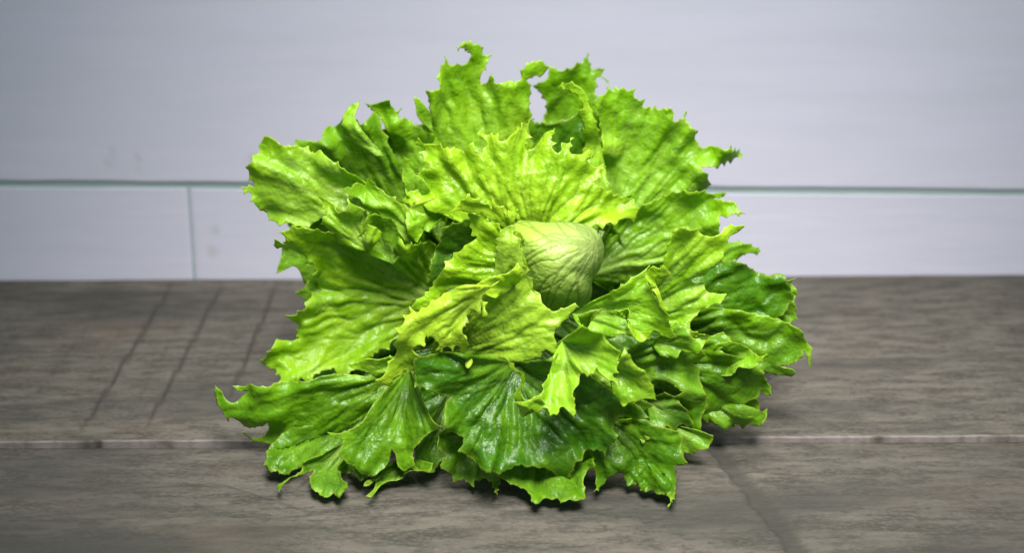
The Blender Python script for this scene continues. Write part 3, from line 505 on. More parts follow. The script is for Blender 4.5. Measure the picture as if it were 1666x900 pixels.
  pts=[[-0.0766,0.938,0.0427],[-0.0962,0.938,0.0442],[-0.1094,0.938,0.0408],[-0.1245,0.938,0.0398],[-0.1292,0.938,0.0381],[-0.1376,0.938,0.0388],[-0.144,0.938,0.0371],[-0.1498,0.938,0.0379],[-0.1457,0.938,0.0346],[-0.1408,0.938,0.0342],[-0.1443,0.938,0.031],[-0.1487,0.938,0.0286],[-0.1525,0.938,0.0311],[-0.155,0.938,0.034],[-0.159,0.938,0.0379],[-0.1589,0.938,0.0333],[-0.1576,0.938,0.0279],[-0.1543,0.938,0.0232],[-0.152,0.938,0.0174],[-0.1498,0.938,0.021],[-0.146,0.938,0.0181],[-0.1423,0.938,0.0137],[-0.1369,0.938,0.0144],[-0.1305,0.938,0.0169],[-0.1314,0.938,0.0122],[-0.1329,0.938,0.0093],[-0.1367,0.938,0.0068],[-0.1407,0.938,0.0061],[-0.1448,0.938,0.0101],[-0.1436,0.938,0.0069],[-0.1401,0.938,0.0043],[-0.1342,0.938,0.0035],[-0.1207,0.9353,0.0025],[-0.1013,0.938,0.0044],[-0.0908,0.938,0.0112],[-0.0773,0.938,0.0184],[-0.0606,0.938,0.029]]),
 dict(tone=0.25, ruff=0.5, bulge=-1.4, teeth=0.7, vd=-0.6, wl=0.025, base=[-0.055, 0.935, 0.0481],
  pts=[[-0.0667,0.889,0.054],[-0.0731,0.889,0.0455],[-0.0781,0.889,0.037],[-0.0829,0.889,0.0336],[-0.0886,0.889,0.0316],[-0.0949,0.889,0.0326],[-0.0909,0.889,0.0288],[-0.0863,0.889,0.0278],[-0.088,0.889,0.024],[-0.0891,0.889,0.0198],[-0.0861,0.889,0.0156],[-0.0808,0.889,0.0118],[-0.0765,0.889,0.0086],[-0.0721,0.889,0.0075],[-0.0686,0.889,0.0099],[-0.065,0.889,0.0131],[-0.0636,0.889,0.0179],[-0.0625,0.889,0.0228],[-0.0611,0.889,0.0179],[-0.0603,0.889,0.0137],[-0.0584,0.889,0.0106],[-0.0563,0.889,0.0088],[-0.0531,0.889,0.0112],[-0.0505,0.889,0.013],[-0.0516,0.889,0.0178],[-0.0512,0.889,0.0216],[-0.0473,0.889,0.0265],[-0.0441,0.889,0.0302],[-0.0397,0.889,0.0326],[-0.0362,0.889,0.0353],[-0.0411,0.889,0.0388],[-0.0435,0.889,0.0429],[-0.0447,0.889,0.047],[-0.0458,0.889,0.0521],[-0.0467,0.889,0.0552],[-0.0494,0.889,0.0606]]),
 dict(tone=0.24, ruff=0.5, bulge=-0.5, teeth=2, wl=0.012, base=[-0.0143, 0.915, 0.0283],
  pts=[[-0.0296,0.89,0.0362],[-0.0353,0.89,0.0328],[-0.0379,0.89,0.0287],[-0.039,0.89,0.0232],[-0.0368,0.89,0.0207],[-0.035,0.89,0.0179],[-0.0369,0.89,0.0148],[-0.0376,0.89,0.0106],[-0.0341,0.89,0.0106],[-0.0317,0.89,0.0081],[-0.0308,0.89,0.005],[-0.0298,0.8893,0.0025],[-0.026,0.89,0.0043],[-0.0235,0.89,0.0028],[-0.0209,0.8849,0.0025],[-0.02,0.89,0.0039],[-0.0178,0.89,0.0045],[-0.0127,0.89,0.0042],[-0.0105,0.8862,0.0025],[-0.0085,0.8757,0.0025],[-0.0076,0.8876,0.0025],[-0.0048,0.89,0.0083],[-0.0015,0.89,0.0187]]),
 dict(tone=0.2, ruff=0.5, bulge=-1.2, teeth=1.2, vd=-0.6, wl=0.022, base=[0.0339, 0.915, 0.042],
  pts=[[0.0707,0.89,0.0355],[0.0817,0.89,0.032],[0.0869,0.89,0.0282],[0.0864,0.89,0.0213],[0.0874,0.89,0.0174],[0.0894,0.89,0.0139],[0.0863,0.89,0.0122],[0.0828,0.89,0.0126],[0.0836,0.89,0.0077],[0.0837,0.8863,0.0025],[0.0817,0.873,0.0025],[0.0774,0.8621,0.0025],[0.0787,0.871,0.0025],[0.0779,0.8772,0.0025],[0.074,0.8752,0.0025],[0.0706,0.8794,0.0025],[0.0673,0.8774,0.0025],[0.0645,0.883,0.0025],[0.0636,0.8887,0.0025],[0.0609,0.8859,0.0025],[0.0589,0.8845,0.0025],[0.0573,0.89,0.0044],[0.0567,0.89,0.0079],[0.0535,0.89,0.0079],[0.0503,0.89,0.0062],[0.0472,0.89,0.0034],[0.0444,0.8833,0.0025],[0.0411,0.8791,0.0025],[0.0424,0.8883,0.0025],[0.0424,0.89,0.0062],[0.0411,0.89,0.0122],[0.0379,0.89,0.0185],[0.0331,0.89,0.0254]]),
 dict(tone=0.55, ruff=0.3, bulge=0.5, base=[0.0602, 0.896, 0.0294],
  pts=[[0.0545,0.892,0.0347],[0.0535,0.892,0.0368],[0.0557,0.892,0.0378],[0.0608,0.892,0.0371],[0.0639,0.892,0.0347],[0.0665,0.892,0.0336],[0.0659,0.892,0.0305],[0.0704,0.892,0.027],[0.0666,0.892,0.0236],[0.0628,0.892,0.0271]]),
 dict(tone=0.27, ruff=0.3, teeth=1.5, base=[0.0833, 0.925, 0.0195],
  pts=[[0.097,0.915,0.0205],[0.1048,0.915,0.0172],[0.1052,0.915,0.014],[0.1033,0.915,0.0119],[0.1008,0.915,0.0087],[0.0973,0.915,0.0084],[0.0948,0.915,0.0048],[0.0918,0.915,0.007],[0.0889,0.915,0.0084],[0.0858,0.915,0.0134]]),
 dict(tone=0.25, ruff=0.5, bulge=-0.2, teeth=1, wl=0.022, base=[0.0116, 0.925, 0.0272],
  pts=[[-0.0112,0.91,0.0094],[-0.0091,0.876,0.0134],[-0.0047,0.876,0.0117],[-0.0004,0.876,0.0089],[0.004,0.876,0.0064],[0.0074,0.876,0.0033],[0.0096,0.8719,0.0025],[0.011,0.8651,0.0025],[0.0133,0.8684,0.0025],[0.0161,0.8712,0.0025],[0.0195,0.869,0.0025],[0.023,0.8711,0.0025],[0.0241,0.8656,0.0025],[0.0279,0.8696,0.0025],[0.0326,0.8716,0.0025],[0.0358,0.8743,0.0025],[0.0362,0.876,0.0079],[0.0368,0.876,0.0141],[0.0389,0.876,0.0165],[0.0408,0.876,0.0175],[0.0411,0.876,0.0217],[0.0401,0.905,0.0131],[0.0339,0.91,0.0161]]),
 dict(tone=0.13, ruff=1.1, bulge=-0.9, teeth=1.2, vd=-0.9, wl=0.03, base=[0.0019, 0.915, 0.0595],
  pts=[[-0.0286,0.878,0.0801],[-0.0408,0.878,0.0785],[-0.0494,0.878,0.0766],[-0.0493,0.878,0.0703],[-0.0492,0.878,0.0613],[-0.0461,0.878,0.0619],[-0.043,0.878,0.0606],[-0.0394,0.878,0.0586],[-0.0354,0.878,0.0562],[-0.0333,0.878,0.0575],[-0.0308,0.878,0.0558],[-0.034,0.878,0.0518],[-0.0347,0.878,0.0478],[-0.0348,0.878,0.0434],[-0.0333,0.878,0.0386],[-0.0293,0.878,0.0362],[-0.025,0.878,0.0338],[-0.0254,0.878,0.0307],[-0.0273,0.878,0.0267],[-0.0227,0.878,0.0229],[-0.0171,0.878,0.0177],[-0.0125,0.878,0.0163],[-0.0072,0.878,0.0148],[-0.0016,0.878,0.0162],[0.0028,0.878,0.0189],[0.0063,0.878,0.0175],[0.0094,0.878,0.0185],[0.0128,0.878,0.0168],[0.0159,0.878,0.0174],[0.0187,0.878,0.0154],[0.0222,0.878,0.0105],[0.0247,0.878,0.0035],[0.0281,0.878,0.0098],[0.0309,0.878,0.016],[0.0321,0.878,0.0201],[0.0346,0.878,0.0207],[0.0361,0.878,0.0242],[0.0389,0.878,0.0259],[0.0424,0.878,0.0262],[0.0452,0.878,0.0248],[0.0467,0.878,0.0227],[0.0483,0.878,0.0268],[0.0507,0.878,0.0302],[0.0528,0.878,0.0343],[0.0509,0.878,0.037],[0.0503,0.878,0.0391],[0.0518,0.878,0.0418],[0.0546,0.878,0.0434],[0.062,0.878,0.0441],[0.0684,0.878,0.045],[0.065,0.878,0.0494],[0.0603,0.878,0.0528],[0.051,0.878,0.0579],[0.0386,0.878,0.0664],[0.0202,0.878,0.0764]]),
 dict(tone=0.28, ruff=0.3, bulge=-0.6, base=[0.0317, 0.898, 0.0562],
  pts=[[0.0305,0.89,0.0529],[0.0314,0.89,0.046],[0.0362,0.89,0.0419],[0.0471,0.89,0.0401],[0.0549,0.89,0.0408],[0.0643,0.89,0.0417],[0.0714,0.89,0.0458],[0.0658,0.89,0.0492],[0.0579,0.89,0.051],[0.0516,0.89,0.0561],[0.0438,0.89,0.0622],[0.0345,0.89,0.0646]]),
 dict(tone=0.5, ruff=0.3, teeth=1.5, base=[0.0048, 0.872, 0.0475],
  pts=[[0.0005,0.865,0.0639],[0.0036,0.865,0.0688],[0.0045,0.865,0.0731],[0.0003,0.865,0.0754],[-0.0021,0.865,0.0797],[-0.0038,0.865,0.0842],[-0.0009,0.865,0.081],[0.0024,0.865,0.077],[0.0054,0.865,0.0744],[0.0063,0.865,0.0705],[0.0039,0.865,0.0659],[0.0054,0.865,0.0629],[0.0078,0.865,0.0612],[0.0139,0.865,0.0638],[0.0169,0.865,0.0572]]),
 dict(tone=0.56, ruff=0.6, bulge=-0.6, teeth=1.8, wl=0.018, base=[0.0251, 0.892, 0.0806],
  pts=[[0.0198,0.86,0.0823],[0.0183,0.86,0.0758],[0.0156,0.86,0.0709],[0.0138,0.86,0.066],[0.0084,0.86,0.0628],[0.0032,0.86,0.0615],[-0.0016,0.86,0.0619],[0.0032,0.86,0.0592],[0.0077,0.86,0.0582],[0.0096,0.86,0.0568],[0.0114,0.86,0.0542],[0.0138,0.86,0.0568],[0.0168,0.86,0.0574],[0.0195,0.86,0.0548],[0.0216,0.86,0.0541],[0.0231,0.86,0.0574],[0.025,0.86,0.058],[0.0274,0.86,0.0561],[0.0301,0.86,0.0531],[0.0307,0.86,0.0593],[0.0301,0.86,0.0659],[0.0306,0.86,0.0708],[0.0327,0.86,0.075],[0.0348,0.86,0.077],[0.0369,0.86,0.0763],[0.0399,0.86,0.076],[0.0408,0.86,0.0802],[0.0417,0.86,0.0769],[0.0453,0.86,0.074],[0.0487,0.86,0.0717],[0.0523,0.86,0.0697],[0.0501,0.86,0.0733],[0.0492,0.86,0.0756],[0.0513,0.86,0.0762],[0.0509,0.86,0.082],[0.0536,0.86,0.0859],[0.0496,0.86,0.0892],[0.0451,0.86,0.0918],[0.0421,0.86,0.0966],[0.0346,0.86,0.1015]]),
 dict(tone=0.55, ruff=0.4, bulge=-0.5, teeth=1, pale=0.0, base=[0.0462, 0.878, 0.0746],
  pts=[[0.0491,0.866,0.0632],[0.0521,0.866,0.0598],[0.0534,0.866,0.0572],[0.0552,0.866,0.0558],[0.0579,0.866,0.0578],[0.061,0.866,0.0581],[0.0649,0.866,0.0598],[0.0691,0.866,0.0597],[0.0707,0.866,0.059],[0.0697,0.866,0.0647],[0.0677,0.866,0.0696],[0.0646,0.866,0.0755],[0.0609,0.866,0.0782],[0.0573,0.866,0.0828],[0.0548,0.866,0.088],[0.053,0.866,0.0828],[0.0501,0.866,0.0796]]),
 dict(tone=0.33, ruff=0.3, bulge=-0.6, base=[0.0371, 0.92, 0.0744],
  pts=[[0.0286,0.905,0.0787],[0.0224,0.905,0.0737],[0.0208,0.905,0.0686],[0.0246,0.905,0.0686],[0.0302,0.905,0.0737],[0.0365,0.905,0.0787],[0.0411,0.905,0.0871],[0.0457,0.905,0.0931],[0.0395,0.905,0.0921],[0.0333,0.905,0.0888]]),
 dict(tone=0.12, teeth=2, ruff=0.5, bulge=0.8, base=[-0.0011, 1.03, 0.0576],  # leaves of the hollow by the heart: low tone paints in its shade
  pts=[[-0.0385,1.015,0.1146],[-0.0488,1.015,0.1092],[-0.0527,1.015,0.0893],[-0.0533,1.015,0.0635],[-0.0468,1.015,0.041],[-0.033,1.015,0.0296]]),
 dict(tone=0.1, teeth=2, ruff=0.3, bulge=0.6, base=[0.0024, 1.01, 0.0724],
  pts=[[-0.0243,0.995,0.1209],[-0.0328,0.995,0.1103],[-0.0375,0.995,0.0961],[-0.0412,0.995,0.0781],[-0.0388,0.995,0.0635],[-0.0252,0.995,0.0561]]),
 dict(tone=0.15, teeth=2, ruff=0.3, bulge=0.8, base=[0.0233, 1.015, 0.0593],
  pts=[[0.0405,1.008,0.0544],[0.0544,1.008,0.0524],[0.0613,1.008,0.0579],[0.0663,1.008,0.0727],[0.0643,1.008,0.0873],[0.0573,1.008,0.1018],[0.0435,1.008,0.1091]]),
 dict(tone=0.6, ruff=0.4, bulge=0.3, teeth=1, base=[-0.0239, 0.985, 0.1311],
  pts=[[-0.0437,0.97,0.1118],[-0.0469,0.97,0.1135],[-0.049,0.97,0.1097],[-0.0504,0.97,0.1066],[-0.052,0.97,0.1077],[-0.0542,0.97,0.1105],[-0.0558,0.97,0.1132],[-0.0563,0.97,0.1184],[-0.0566,0.97,0.1222],[-0.0552,0.97,0.1257],[-0.0509,0.97,0.1281],[-0.0432,0.97,0.1325]]),
 dict(tone=0.68, ruff=0.8, bulge=-1.3, teeth=4, wl=0.02, pale=0.08, vd=-0.65, lam=0.0078, base=[0.0124, 0.976, 0.0971],
  pts=[[-0.0374,0.983,0.1179],[-0.0423,0.983,0.1196],[-0.0472,0.983,0.1232],[-0.0519,0.983,0.1242],[-0.0545,0.983,0.1229],[-0.0578,0.983,0.126],[-0.0537,0.983,0.1312],[-0.047,0.983,0.1357],[-0.0485,0.983,0.1388],[-0.0518,0.983,0.1419],[-0.0468,0.983,0.1426],[-0.0445,0.983,0.1449],[-0.0467,0.983,0.1498],[-0.0505,0.983,0.1525],[-0.0466,0.983,0.1542],[-0.0507,0.983,0.158],[-0.0432,0.983,0.1586],[-0.0373,0.983,0.1569],[-0.0334,0.983,0.1551],[-0.0285,0.983,0.1558],[-0.0252,0.983,0.1524],[-0.0219,0.983,0.1564],[-0.0154,0.983,0.1523],[-0.0137,0.983,0.1584],[-0.0159,0.983,0.1649],[-0.012,0.983,0.1628],[-0.008,0.983,0.1621],[-0.0051,0.983,0.1584],[-0.0028,0.983,0.157],[0.0001,0.983,0.1631],[0.0061,0.983,0.1685],[0.0129,0.983,0.1722],[0.0097,0.983,0.1664],[0.0083,0.983,0.1596],[0.0086,0.983,0.1528],[0.0113,0.983,0.1555],[0.0152,0.983,0.1603],[0.0192,0.983,0.1633],[0.0237,0.983,0.1667],[0.0221,0.983,0.1609],[0.0224,0.983,0.1555],[0.0247,0.983,0.1527],[0.0283,0.983,0.1561],[0.0332,0.983,0.1619],[0.0313,0.983,0.1561],[0.0323,0.983,0.152],[0.0372,0.983,0.152],[0.0395,0.983,0.1533],[0.0422,0.983,0.1543],[0.0442,0.983,0.1512],[0.0406,0.983,0.1478],[0.0462,0.983,0.1444],[0.0515,0.983,0.145],[0.0472,0.983,0.1413],[0.0499,0.983,0.1381],[0.045,0.983,0.1354],[0.0506,0.983,0.1319],[0.0573,0.983,0.1284],[0.0655,0.983,0.1301],[0.0616,0.983,0.1259],[0.0597,0.983,0.1242],[0.0656,0.983,0.1235],[0.07,0.983,0.1213],[0.0674,0.983,0.1161],[0.0591,0.983,0.1137],[0.0492,0.983,0.1113],[0.0392,0.983,0.1103],[0.0308,0.983,0.1118]]),
 dict(tone=0.1, ruff=0.4, bulge=0.6, teeth=1.5, base=[-0.0043, 0.98, 0.0869],  # inner leaf left of the heart, its shade painted by a low tone
  pts=[[-0.0139,0.968,0.1226],[-0.0211,0.968,0.1227],[-0.0287,0.968,0.1193],[-0.0363,0.968,0.1159],[-0.0391,0.968,0.1072],[-0.0418,0.968,0.1002],[-0.0449,0.968,0.0943],[-0.0444,0.968,0.0873],[-0.0468,0.968,0.0834],[-0.0392,0.968,0.0809],[-0.0293,0.968,0.0773],[-0.0144,0.968,0.0772]]),
 dict(tone=0.85, ruff=0.1, dome=1, closed=1, white=1.2, vd=-0.8, pucker=0.0012, heart=1, base=[0.0229, 0.928, 0.1071], vo=[0.0453, 0.928, 0.1201],
  pts=[[-0.0042,0.975,0.1063],[-0.0015,0.975,0.1133],[0.0045,0.975,0.1167],[0.0108,0.975,0.117],[0.019,0.975,0.1152],[0.0263,0.975,0.1159],[0.0332,0.975,0.1158],[0.0388,0.975,0.1144],[0.0438,0.975,0.1119],[0.0475,0.975,0.1074],[0.0496,0.975,0.1007],[0.0486,0.975,0.0947],[0.0457,0.975,0.0884],[0.0424,0.975,0.0827],[0.0431,0.975,0.0741],[0.0398,0.975,0.067],[0.0308,0.975,0.0627],[0.019,0.975,0.0617],[0.009,0.975,0.0672],[0.0023,0.975,0.0816],[-0.0026,0.975,0.0993]]),
 dict(tone=0.85, ruff=0.2, teeth=1.5, base=[0.0055, 0.926, 0.1197],
  pts=[[0.0041,0.921,0.1115],[0.0023,0.921,0.1175],[0.0001,0.921,0.1215],[-0.0021,0.921,0.1241],[-0.0033,0.921,0.1274],[0.0005,0.921,0.1284],[0.0017,0.921,0.1307],[0.0039,0.921,0.1287],[0.0061,0.921,0.1247]]),
 dict(tone=0.8, ruff=0.4, bulge=-0.4, teeth=2.5, vd=-0.4, base=[0.0055, 0.93, 0.1183],
  pts=[[-0.0008,0.919,0.1271],[-0.0045,0.919,0.1314],[-0.0101,0.919,0.1364],[-0.0147,0.919,0.1394],[-0.0209,0.919,0.1394],[-0.0262,0.919,0.1404],[-0.0315,0.919,0.1404],[-0.028,0.919,0.1437],[-0.0249,0.919,0.1459],[-0.0224,0.919,0.1495],[-0.0177,0.919,0.1469],[-0.0131,0.919,0.1449],[-0.0097,0.919,0.1426],[-0.0097,0.919,0.1455],[-0.0054,0.919,0.1432],[-0.0029,0.919,0.1409],[-0.002,0.919,0.138],[-0.0023,0.919,0.1422],[0.0005,0.919,0.1406],[0.0027,0.919,0.1415],[0.0024,0.919,0.1379],[0.0011,0.919,0.1347],[0.0017,0.919,0.1301]]),
 dict(tone=0.68, ruff=0.5, bulge=-0.3, teeth=2.2, gloss=1, vd=-0.4, base=[0.0092, 0.922, 0.1077],
  pts=[[0.0023,0.926,0.1197],[-0.0024,0.926,0.1247],[-0.0086,0.926,0.1314],[-0.0148,0.926,0.1364],[-0.0205,0.926,0.1371],[-0.0215,0.926,0.1338],[-0.0209,0.926,0.1305],[-0.0206,0.926,0.1265],[-0.0181,0.926,0.1245],[-0.0213,0.926,0.1215],[-0.0267,0.926,0.1172],[-0.0309,0.926,0.1133],[-0.0351,0.926,0.1079],[-0.0397,0.926,0.1015],[-0.0423,0.926,0.0965],[-0.0455,0.926,0.0931],[-0.0514,0.926,0.0887],[-0.0534,0.926,0.0843],[-0.0473,0.926,0.0843],[-0.0409,0.926,0.089],[-0.036,0.926,0.093],[-0.0312,0.926,0.0957],[-0.0233,0.926,0.0947],[-0.0105,0.926,0.0946]]),
 dict(tone=0.72, ruff=0.3, bulge=-0.5, teeth=2.2, white=0.25, vd=-0.7, wl=0.02, base=[-0.0108, 0.932, 0.07],
  pts=[[-0.0104,0.919,0.0989],[-0.0084,0.919,0.1122],[-0.0077,0.919,0.1222],[-0.0058,0.919,0.1301],[-0.0014,0.919,0.1334],[0.0017,0.919,0.1333],[0.0011,0.919,0.1287],[0.0042,0.919,0.1261],[0.0032,0.919,0.1215],[0.0063,0.919,0.1188],[0.0054,0.919,0.1142],[0.0079,0.919,0.1108],[0.0079,0.919,0.1061],[0.011,0.919,0.1028],[0.011,0.919,0.0981],[0.0148,0.919,0.0947],[0.016,0.919,0.0886],[0.0211,0.919,0.0817]]),
 dict(tone=0.72, ruff=0.2, pucker=0.0007, bulge=-1.5, teeth=1.2, vd=-1, wl=0.02, white=0.15, base=[-0.0452, 0.935, 0.0508],
  pts=[[-0.0357,0.912,0.0849],[-0.0277,0.912,0.0942],[-0.0198,0.912,0.0995],[-0.0103,0.912,0.1055],[-0.0025,0.912,0.1094],[0.0028,0.912,0.115],[0.0059,0.912,0.112],[0.0075,0.912,0.1073],[0.009,0.912,0.1027],[0.0122,0.912,0.0976],[0.0159,0.912,0.0933],[0.0197,0.912,0.0895],[0.0235,0.912,0.0895],[0.0272,0.912,0.0912],[0.031,0.912,0.0925],[0.0344,0.912,0.0915],[0.0304,0.912,0.0885],[0.0282,0.912,0.0844],[0.0238,0.912,0.0814],[0.0213,0.912,0.0774],[0.0222,0.912,0.0729],[0.0238,0.912,0.0688],[0.0279,0.912,0.0661],[0.0226,0.912,0.0647],[0.0188,0.912,0.0678],[0.0159,0.912,0.0672],[0.014,0.912,0.0641],[0.0051,0.912,0.0614],[-0.0108,0.912,0.0605],[-0.0266,0.912,0.0596]]),
 dict(tone=0.88, ruff=0.5, bulge=-0.7, teeth=4, wl=0.015, white=0.08, vd=-0.5, lam=0.0075, base=[-0.0101, 0.888, 0.112],
  pts=[[-0.0268,0.887,0.1122],[-0.0314,0.887,0.1093],[-0.036,0.887,0.107],[-0.0407,0.887,0.1038],[-0.0453,0.887,0.0996],[-0.0505,0.887,0.0986],[-0.0531,0.887,0.0947],[-0.0557,0.887,0.0881],[-0.058,0.887,0.0832],[-0.0587,0.887,0.0782],[-0.0611,0.887,0.0716],[-0.0646,0.887,0.0666],[-0.0685,0.887,0.0616],[-0.0689,0.887,0.0572],[-0.0648,0.887,0.0592],[-0.0601,0.887,0.0615],[-0.0569,0.887,0.0642],[-0.056,0.887,0.0659],[-0.0538,0.887,0.0655],[-0.0504,0.887,0.0655],[-0.0506,0.887,0.0698],[-0.0487,0.887,0.0748],[-0.0495,0.887,0.0775],[-0.0457,0.887,0.0821],[-0.0427,0.887,0.0814],[-0.0432,0.887,0.0864],[-0.041,0.887,0.0864],[-0.0386,0.887,0.0831],[-0.0359,0.887,0.0804],[-0.0369,0.887,0.0768],[-0.0325,0.887,0.0797],[-0.0273,0.887,0.0797],[-0.0249,0.887,0.0753],[-0.0225,0.887,0.07],[-0.0221,0.887,0.0753],[-0.023,0.887,0.0813],[-0.0208,0.887,0.0813],[-0.0235,0.887,0.0863],[-0.0247,0.887,0.0922],[-0.0207,0.887,0.0922],[-0.0249,0.887,0.0962],[-0.024,0.887,0.0985],[-0.0194,0.887,0.0994],[-0.0169,0.887,0.0974],[-0.0147,0.887,0.1017],[-0.0133,0.887,0.0971],[-0.0147,0.887,0.1043],[-0.0131,0.887,0.1091],[-0.0055,0.887,0.1156]]),
 dict(tone=0.85, ruff=0.4, bulge=-0.4, teeth=1.5, base=[0.0006, 0.91, 0.1021],
  pts=[[-0.0087,0.902,0.1002],[-0.0128,0.902,0.1019],[-0.0149,0.902,0.1052],[-0.018,0.902,0.1036],[-0.0164,0.902,0.1092],[-0.0117,0.902,0.1111],[-0.0065,0.902,0.1127],[-0.0025,0.902,0.114],[0.0037,0.902,0.1176],[0.0053,0.902,0.1149],[0.0052,0.902,0.11]]),
 dict(tone=0.2, ruff=0.6, teeth=1.5, bulge=-0.4, base=[0.0705, 0.932, 0.0308],
  pts=[[0.0788,0.916,0.0412],[0.0853,0.916,0.0377],[0.0913,0.916,0.0299],[0.0947,0.916,0.0236],[0.0922,0.916,0.02],[0.0883,0.916,0.0236],[0.0858,0.916,0.0183],[0.0809,0.916,0.0219],[0.0761,0.916,0.0201],[0.0728,0.916,0.0237]]),
 dict(tone=0.42, ruff=0.6, teeth=1.5, bulge=-0.4, base=[0.1035, 0.94, 0.0449],
  pts=[[0.1063,0.925,0.0651],[0.1143,0.925,0.0664],[0.1224,0.925,0.0629],[0.128,0.925,0.0587],[0.1322,0.925,0.0597],[0.1295,0.925,0.0552],[0.1251,0.925,0.051],[0.1196,0.925,0.0518],[0.1149,0.925,0.0469],[0.1084,0.925,0.0476]]),
 dict(tone=0.3, ruff=0.6, teeth=1.5, bulge=-0.3, base=[0.0975, 0.94, 0.0271],
  pts=[[0.109,0.936,0.0144],[0.114,0.936,0.0107],[0.1189,0.936,0.0143],[0.1239,0.936,0.0107],[0.1278,0.936,0.015],[0.1321,0.936,0.0135],[0.1345,0.936,0.0196],[0.1301,0.936,0.0232],[0.1201,0.936,0.0269]]),
 dict(tone=0.15, ruff=0.6, teeth=1, bulge=0.3, base=[-0.0761, 0.92, 0.0194],
  pts=[[-0.0875,0.898,0.0138],[-0.0915,0.898,0.0086],[-0.0879,0.898,0.0032],[-0.083,0.898,0.005],[-0.0795,0.8922,0.0025],[-0.0751,0.8972,0.0025],[-0.0709,0.8921,0.0025],[-0.0671,0.898,0.0049],[-0.0653,0.898,0.0119]]),
 dict(tone=0.35, ruff=0.6, teeth=1.5, bulge=-0.4, base=[0.0725, 0.924, 0.0657],
  pts=[[0.0795,0.914,0.0765],[0.0842,0.914,0.0806],[0.0899,0.914,0.0781],[0.0938,0.914,0.073],[0.1002,0.914,0.0723],[0.0972,0.914,0.0675],[0.0934,0.914,0.0645],[0.0877,0.914,0.0655],[0.0846,0.914,0.0611],[0.0782,0.914,0.0628]]),
]


lettuce = thing('lettuce', 'fresh green frilly head of lettuce resting on the grey planks', 'lettuce', (0.02, .98, 0))
INV = np.array((0.02, .98, 0))


def spline(P, closed, step):
    """curve through the points: smooth where it bends gently, pointed at the teeth"""
    P = np.asarray(P, float)
    n = len(P)
    T = np.zeros_like(P)
    for k in range(n):
        if not closed and k in (0, n - 1):
            continue
        a = P[k] - P[k - 1]; b = P[(k + 1) % n] - P[k]
        c = (a @ b) / (np.linalg.norm(a) * np.linalg.norm(b) + 1e-9)
        s = np.clip((c + .25) / .9, 0, 1)
        T[k] = .5 * (a + b) * s
    out = []
    for k in range(n if closed else n - 1):
        p0, p1 = P[k], P[(k + 1) % n]; d = np.linalg.norm(p1 - p0)
        m = max(2, int(d / step) + 1)
        t = np.linspace(0, 1, m, endpoint=False)[:, None]
        L_ = min(1, d / (np.linalg.norm(T[k]) + 1e-9)); M_ = min(1, d / (np.linalg.norm(T[(k + 1) % n]) + 1e-9))
        out.append((2 * t**3 - 3 * t**2 + 1) * p0 + (t**3 - 2 * t**2 + t) * T[k] * L_ + (-2 * t**3 + 3 * t**2) * p1 + (t**3 - t**2) * T[(k + 1) % n] * M_)
    out = np.concatenate(out)
    if not closed:
        out = np.concatenate([out, P[-1:]])
    return out


def seg_dist(Pts, A, B, w):
    """distance of points to many segments, less each segment's half width"""
    A = np.array(A); B = np.array(B); w = np.array(w)
    k = 6
    t = (np.arange(k) + .5) / k
    Q = (A[:, None] + (B - A)[:, None] * t[None, :, None]).reshape(-1, 3)
    W_ = np.repeat(w, k)
    kd = KDTree(len(Q))
    for i, q in enumerate(Q):
        kd.insert(q, i)
    kd.balance()
    find = kd.find
    out = np.empty(len(Pts)); idx = np.empty(len(Pts), int)
    for i, p in enumerate(Pts.tolist()):
        c, j, d = find(p)
        out[i] = d - W_[j]; idx[i] = j // k
    return out, idx


LEAN = math.radians(20)
CL, SL = math.cos(LEAN), math.sin(LEAN)


def to_frame(P):
    """world -> the plane the head leans in: (across, up along the lean, depth)"""
    P = np.asarray(P, float)
    return np.stack([P[..., 0], P[..., 2] * CL + P[..., 1] * SL, P[..., 1] * CL - P[..., 2] * SL], -1)


def to_world(F):
    return np.stack([F[..., 0], F[..., 2] * CL + F[..., 1] * SL, F[..., 1] * CL - F[..., 2] * SL], -1)


def tri_normals(V, T):
    n = np.cross(V[T[:, 1]] - V[T[:, 0]], V[T[:, 2]] - V[T[:, 0]])
    N = np.zeros_like(V)
    for k in range(3):
        np.add.at(N, T[:, k], n)
    return N / np.maximum(np.linalg.norm(N, axis=1, keepdims=True), 1e-12)


def inside_points(poly, sp, r_):
    """jittered hexagonal points inside a closed outline, row by row"""
    out = []
    x0, y0 = poly.min(0); x1, y1 = poly.max(0)
    A = poly; B = np.roll(poly, -1, 0)
    row = 0; y = y0 + sp * .5
    while y < y1:
        m = (A[:, 1] > y) != (B[:, 1] > y)
        if m.any():
            xs = np.sort(A[m, 0] + (y - A[m, 1]) * (B[m, 0] - A[m, 0]) / (B[m, 1] - A[m, 1]))
            px = np.arange(x0 + (row % 2) * sp * .5, x1, sp)
            px = px + r_.uniform(-.15, .15, len(px)) * sp
            par = np.searchsorted(xs, px) % 2 == 1
            px = px[par]
            out.append(np.stack([px, y + r_.uniform(-.15, .15, len(px)) * sp], 1))
        y += sp * .87; row += 1
    return np.concatenate(out) if out else np.zeros((0, 2))


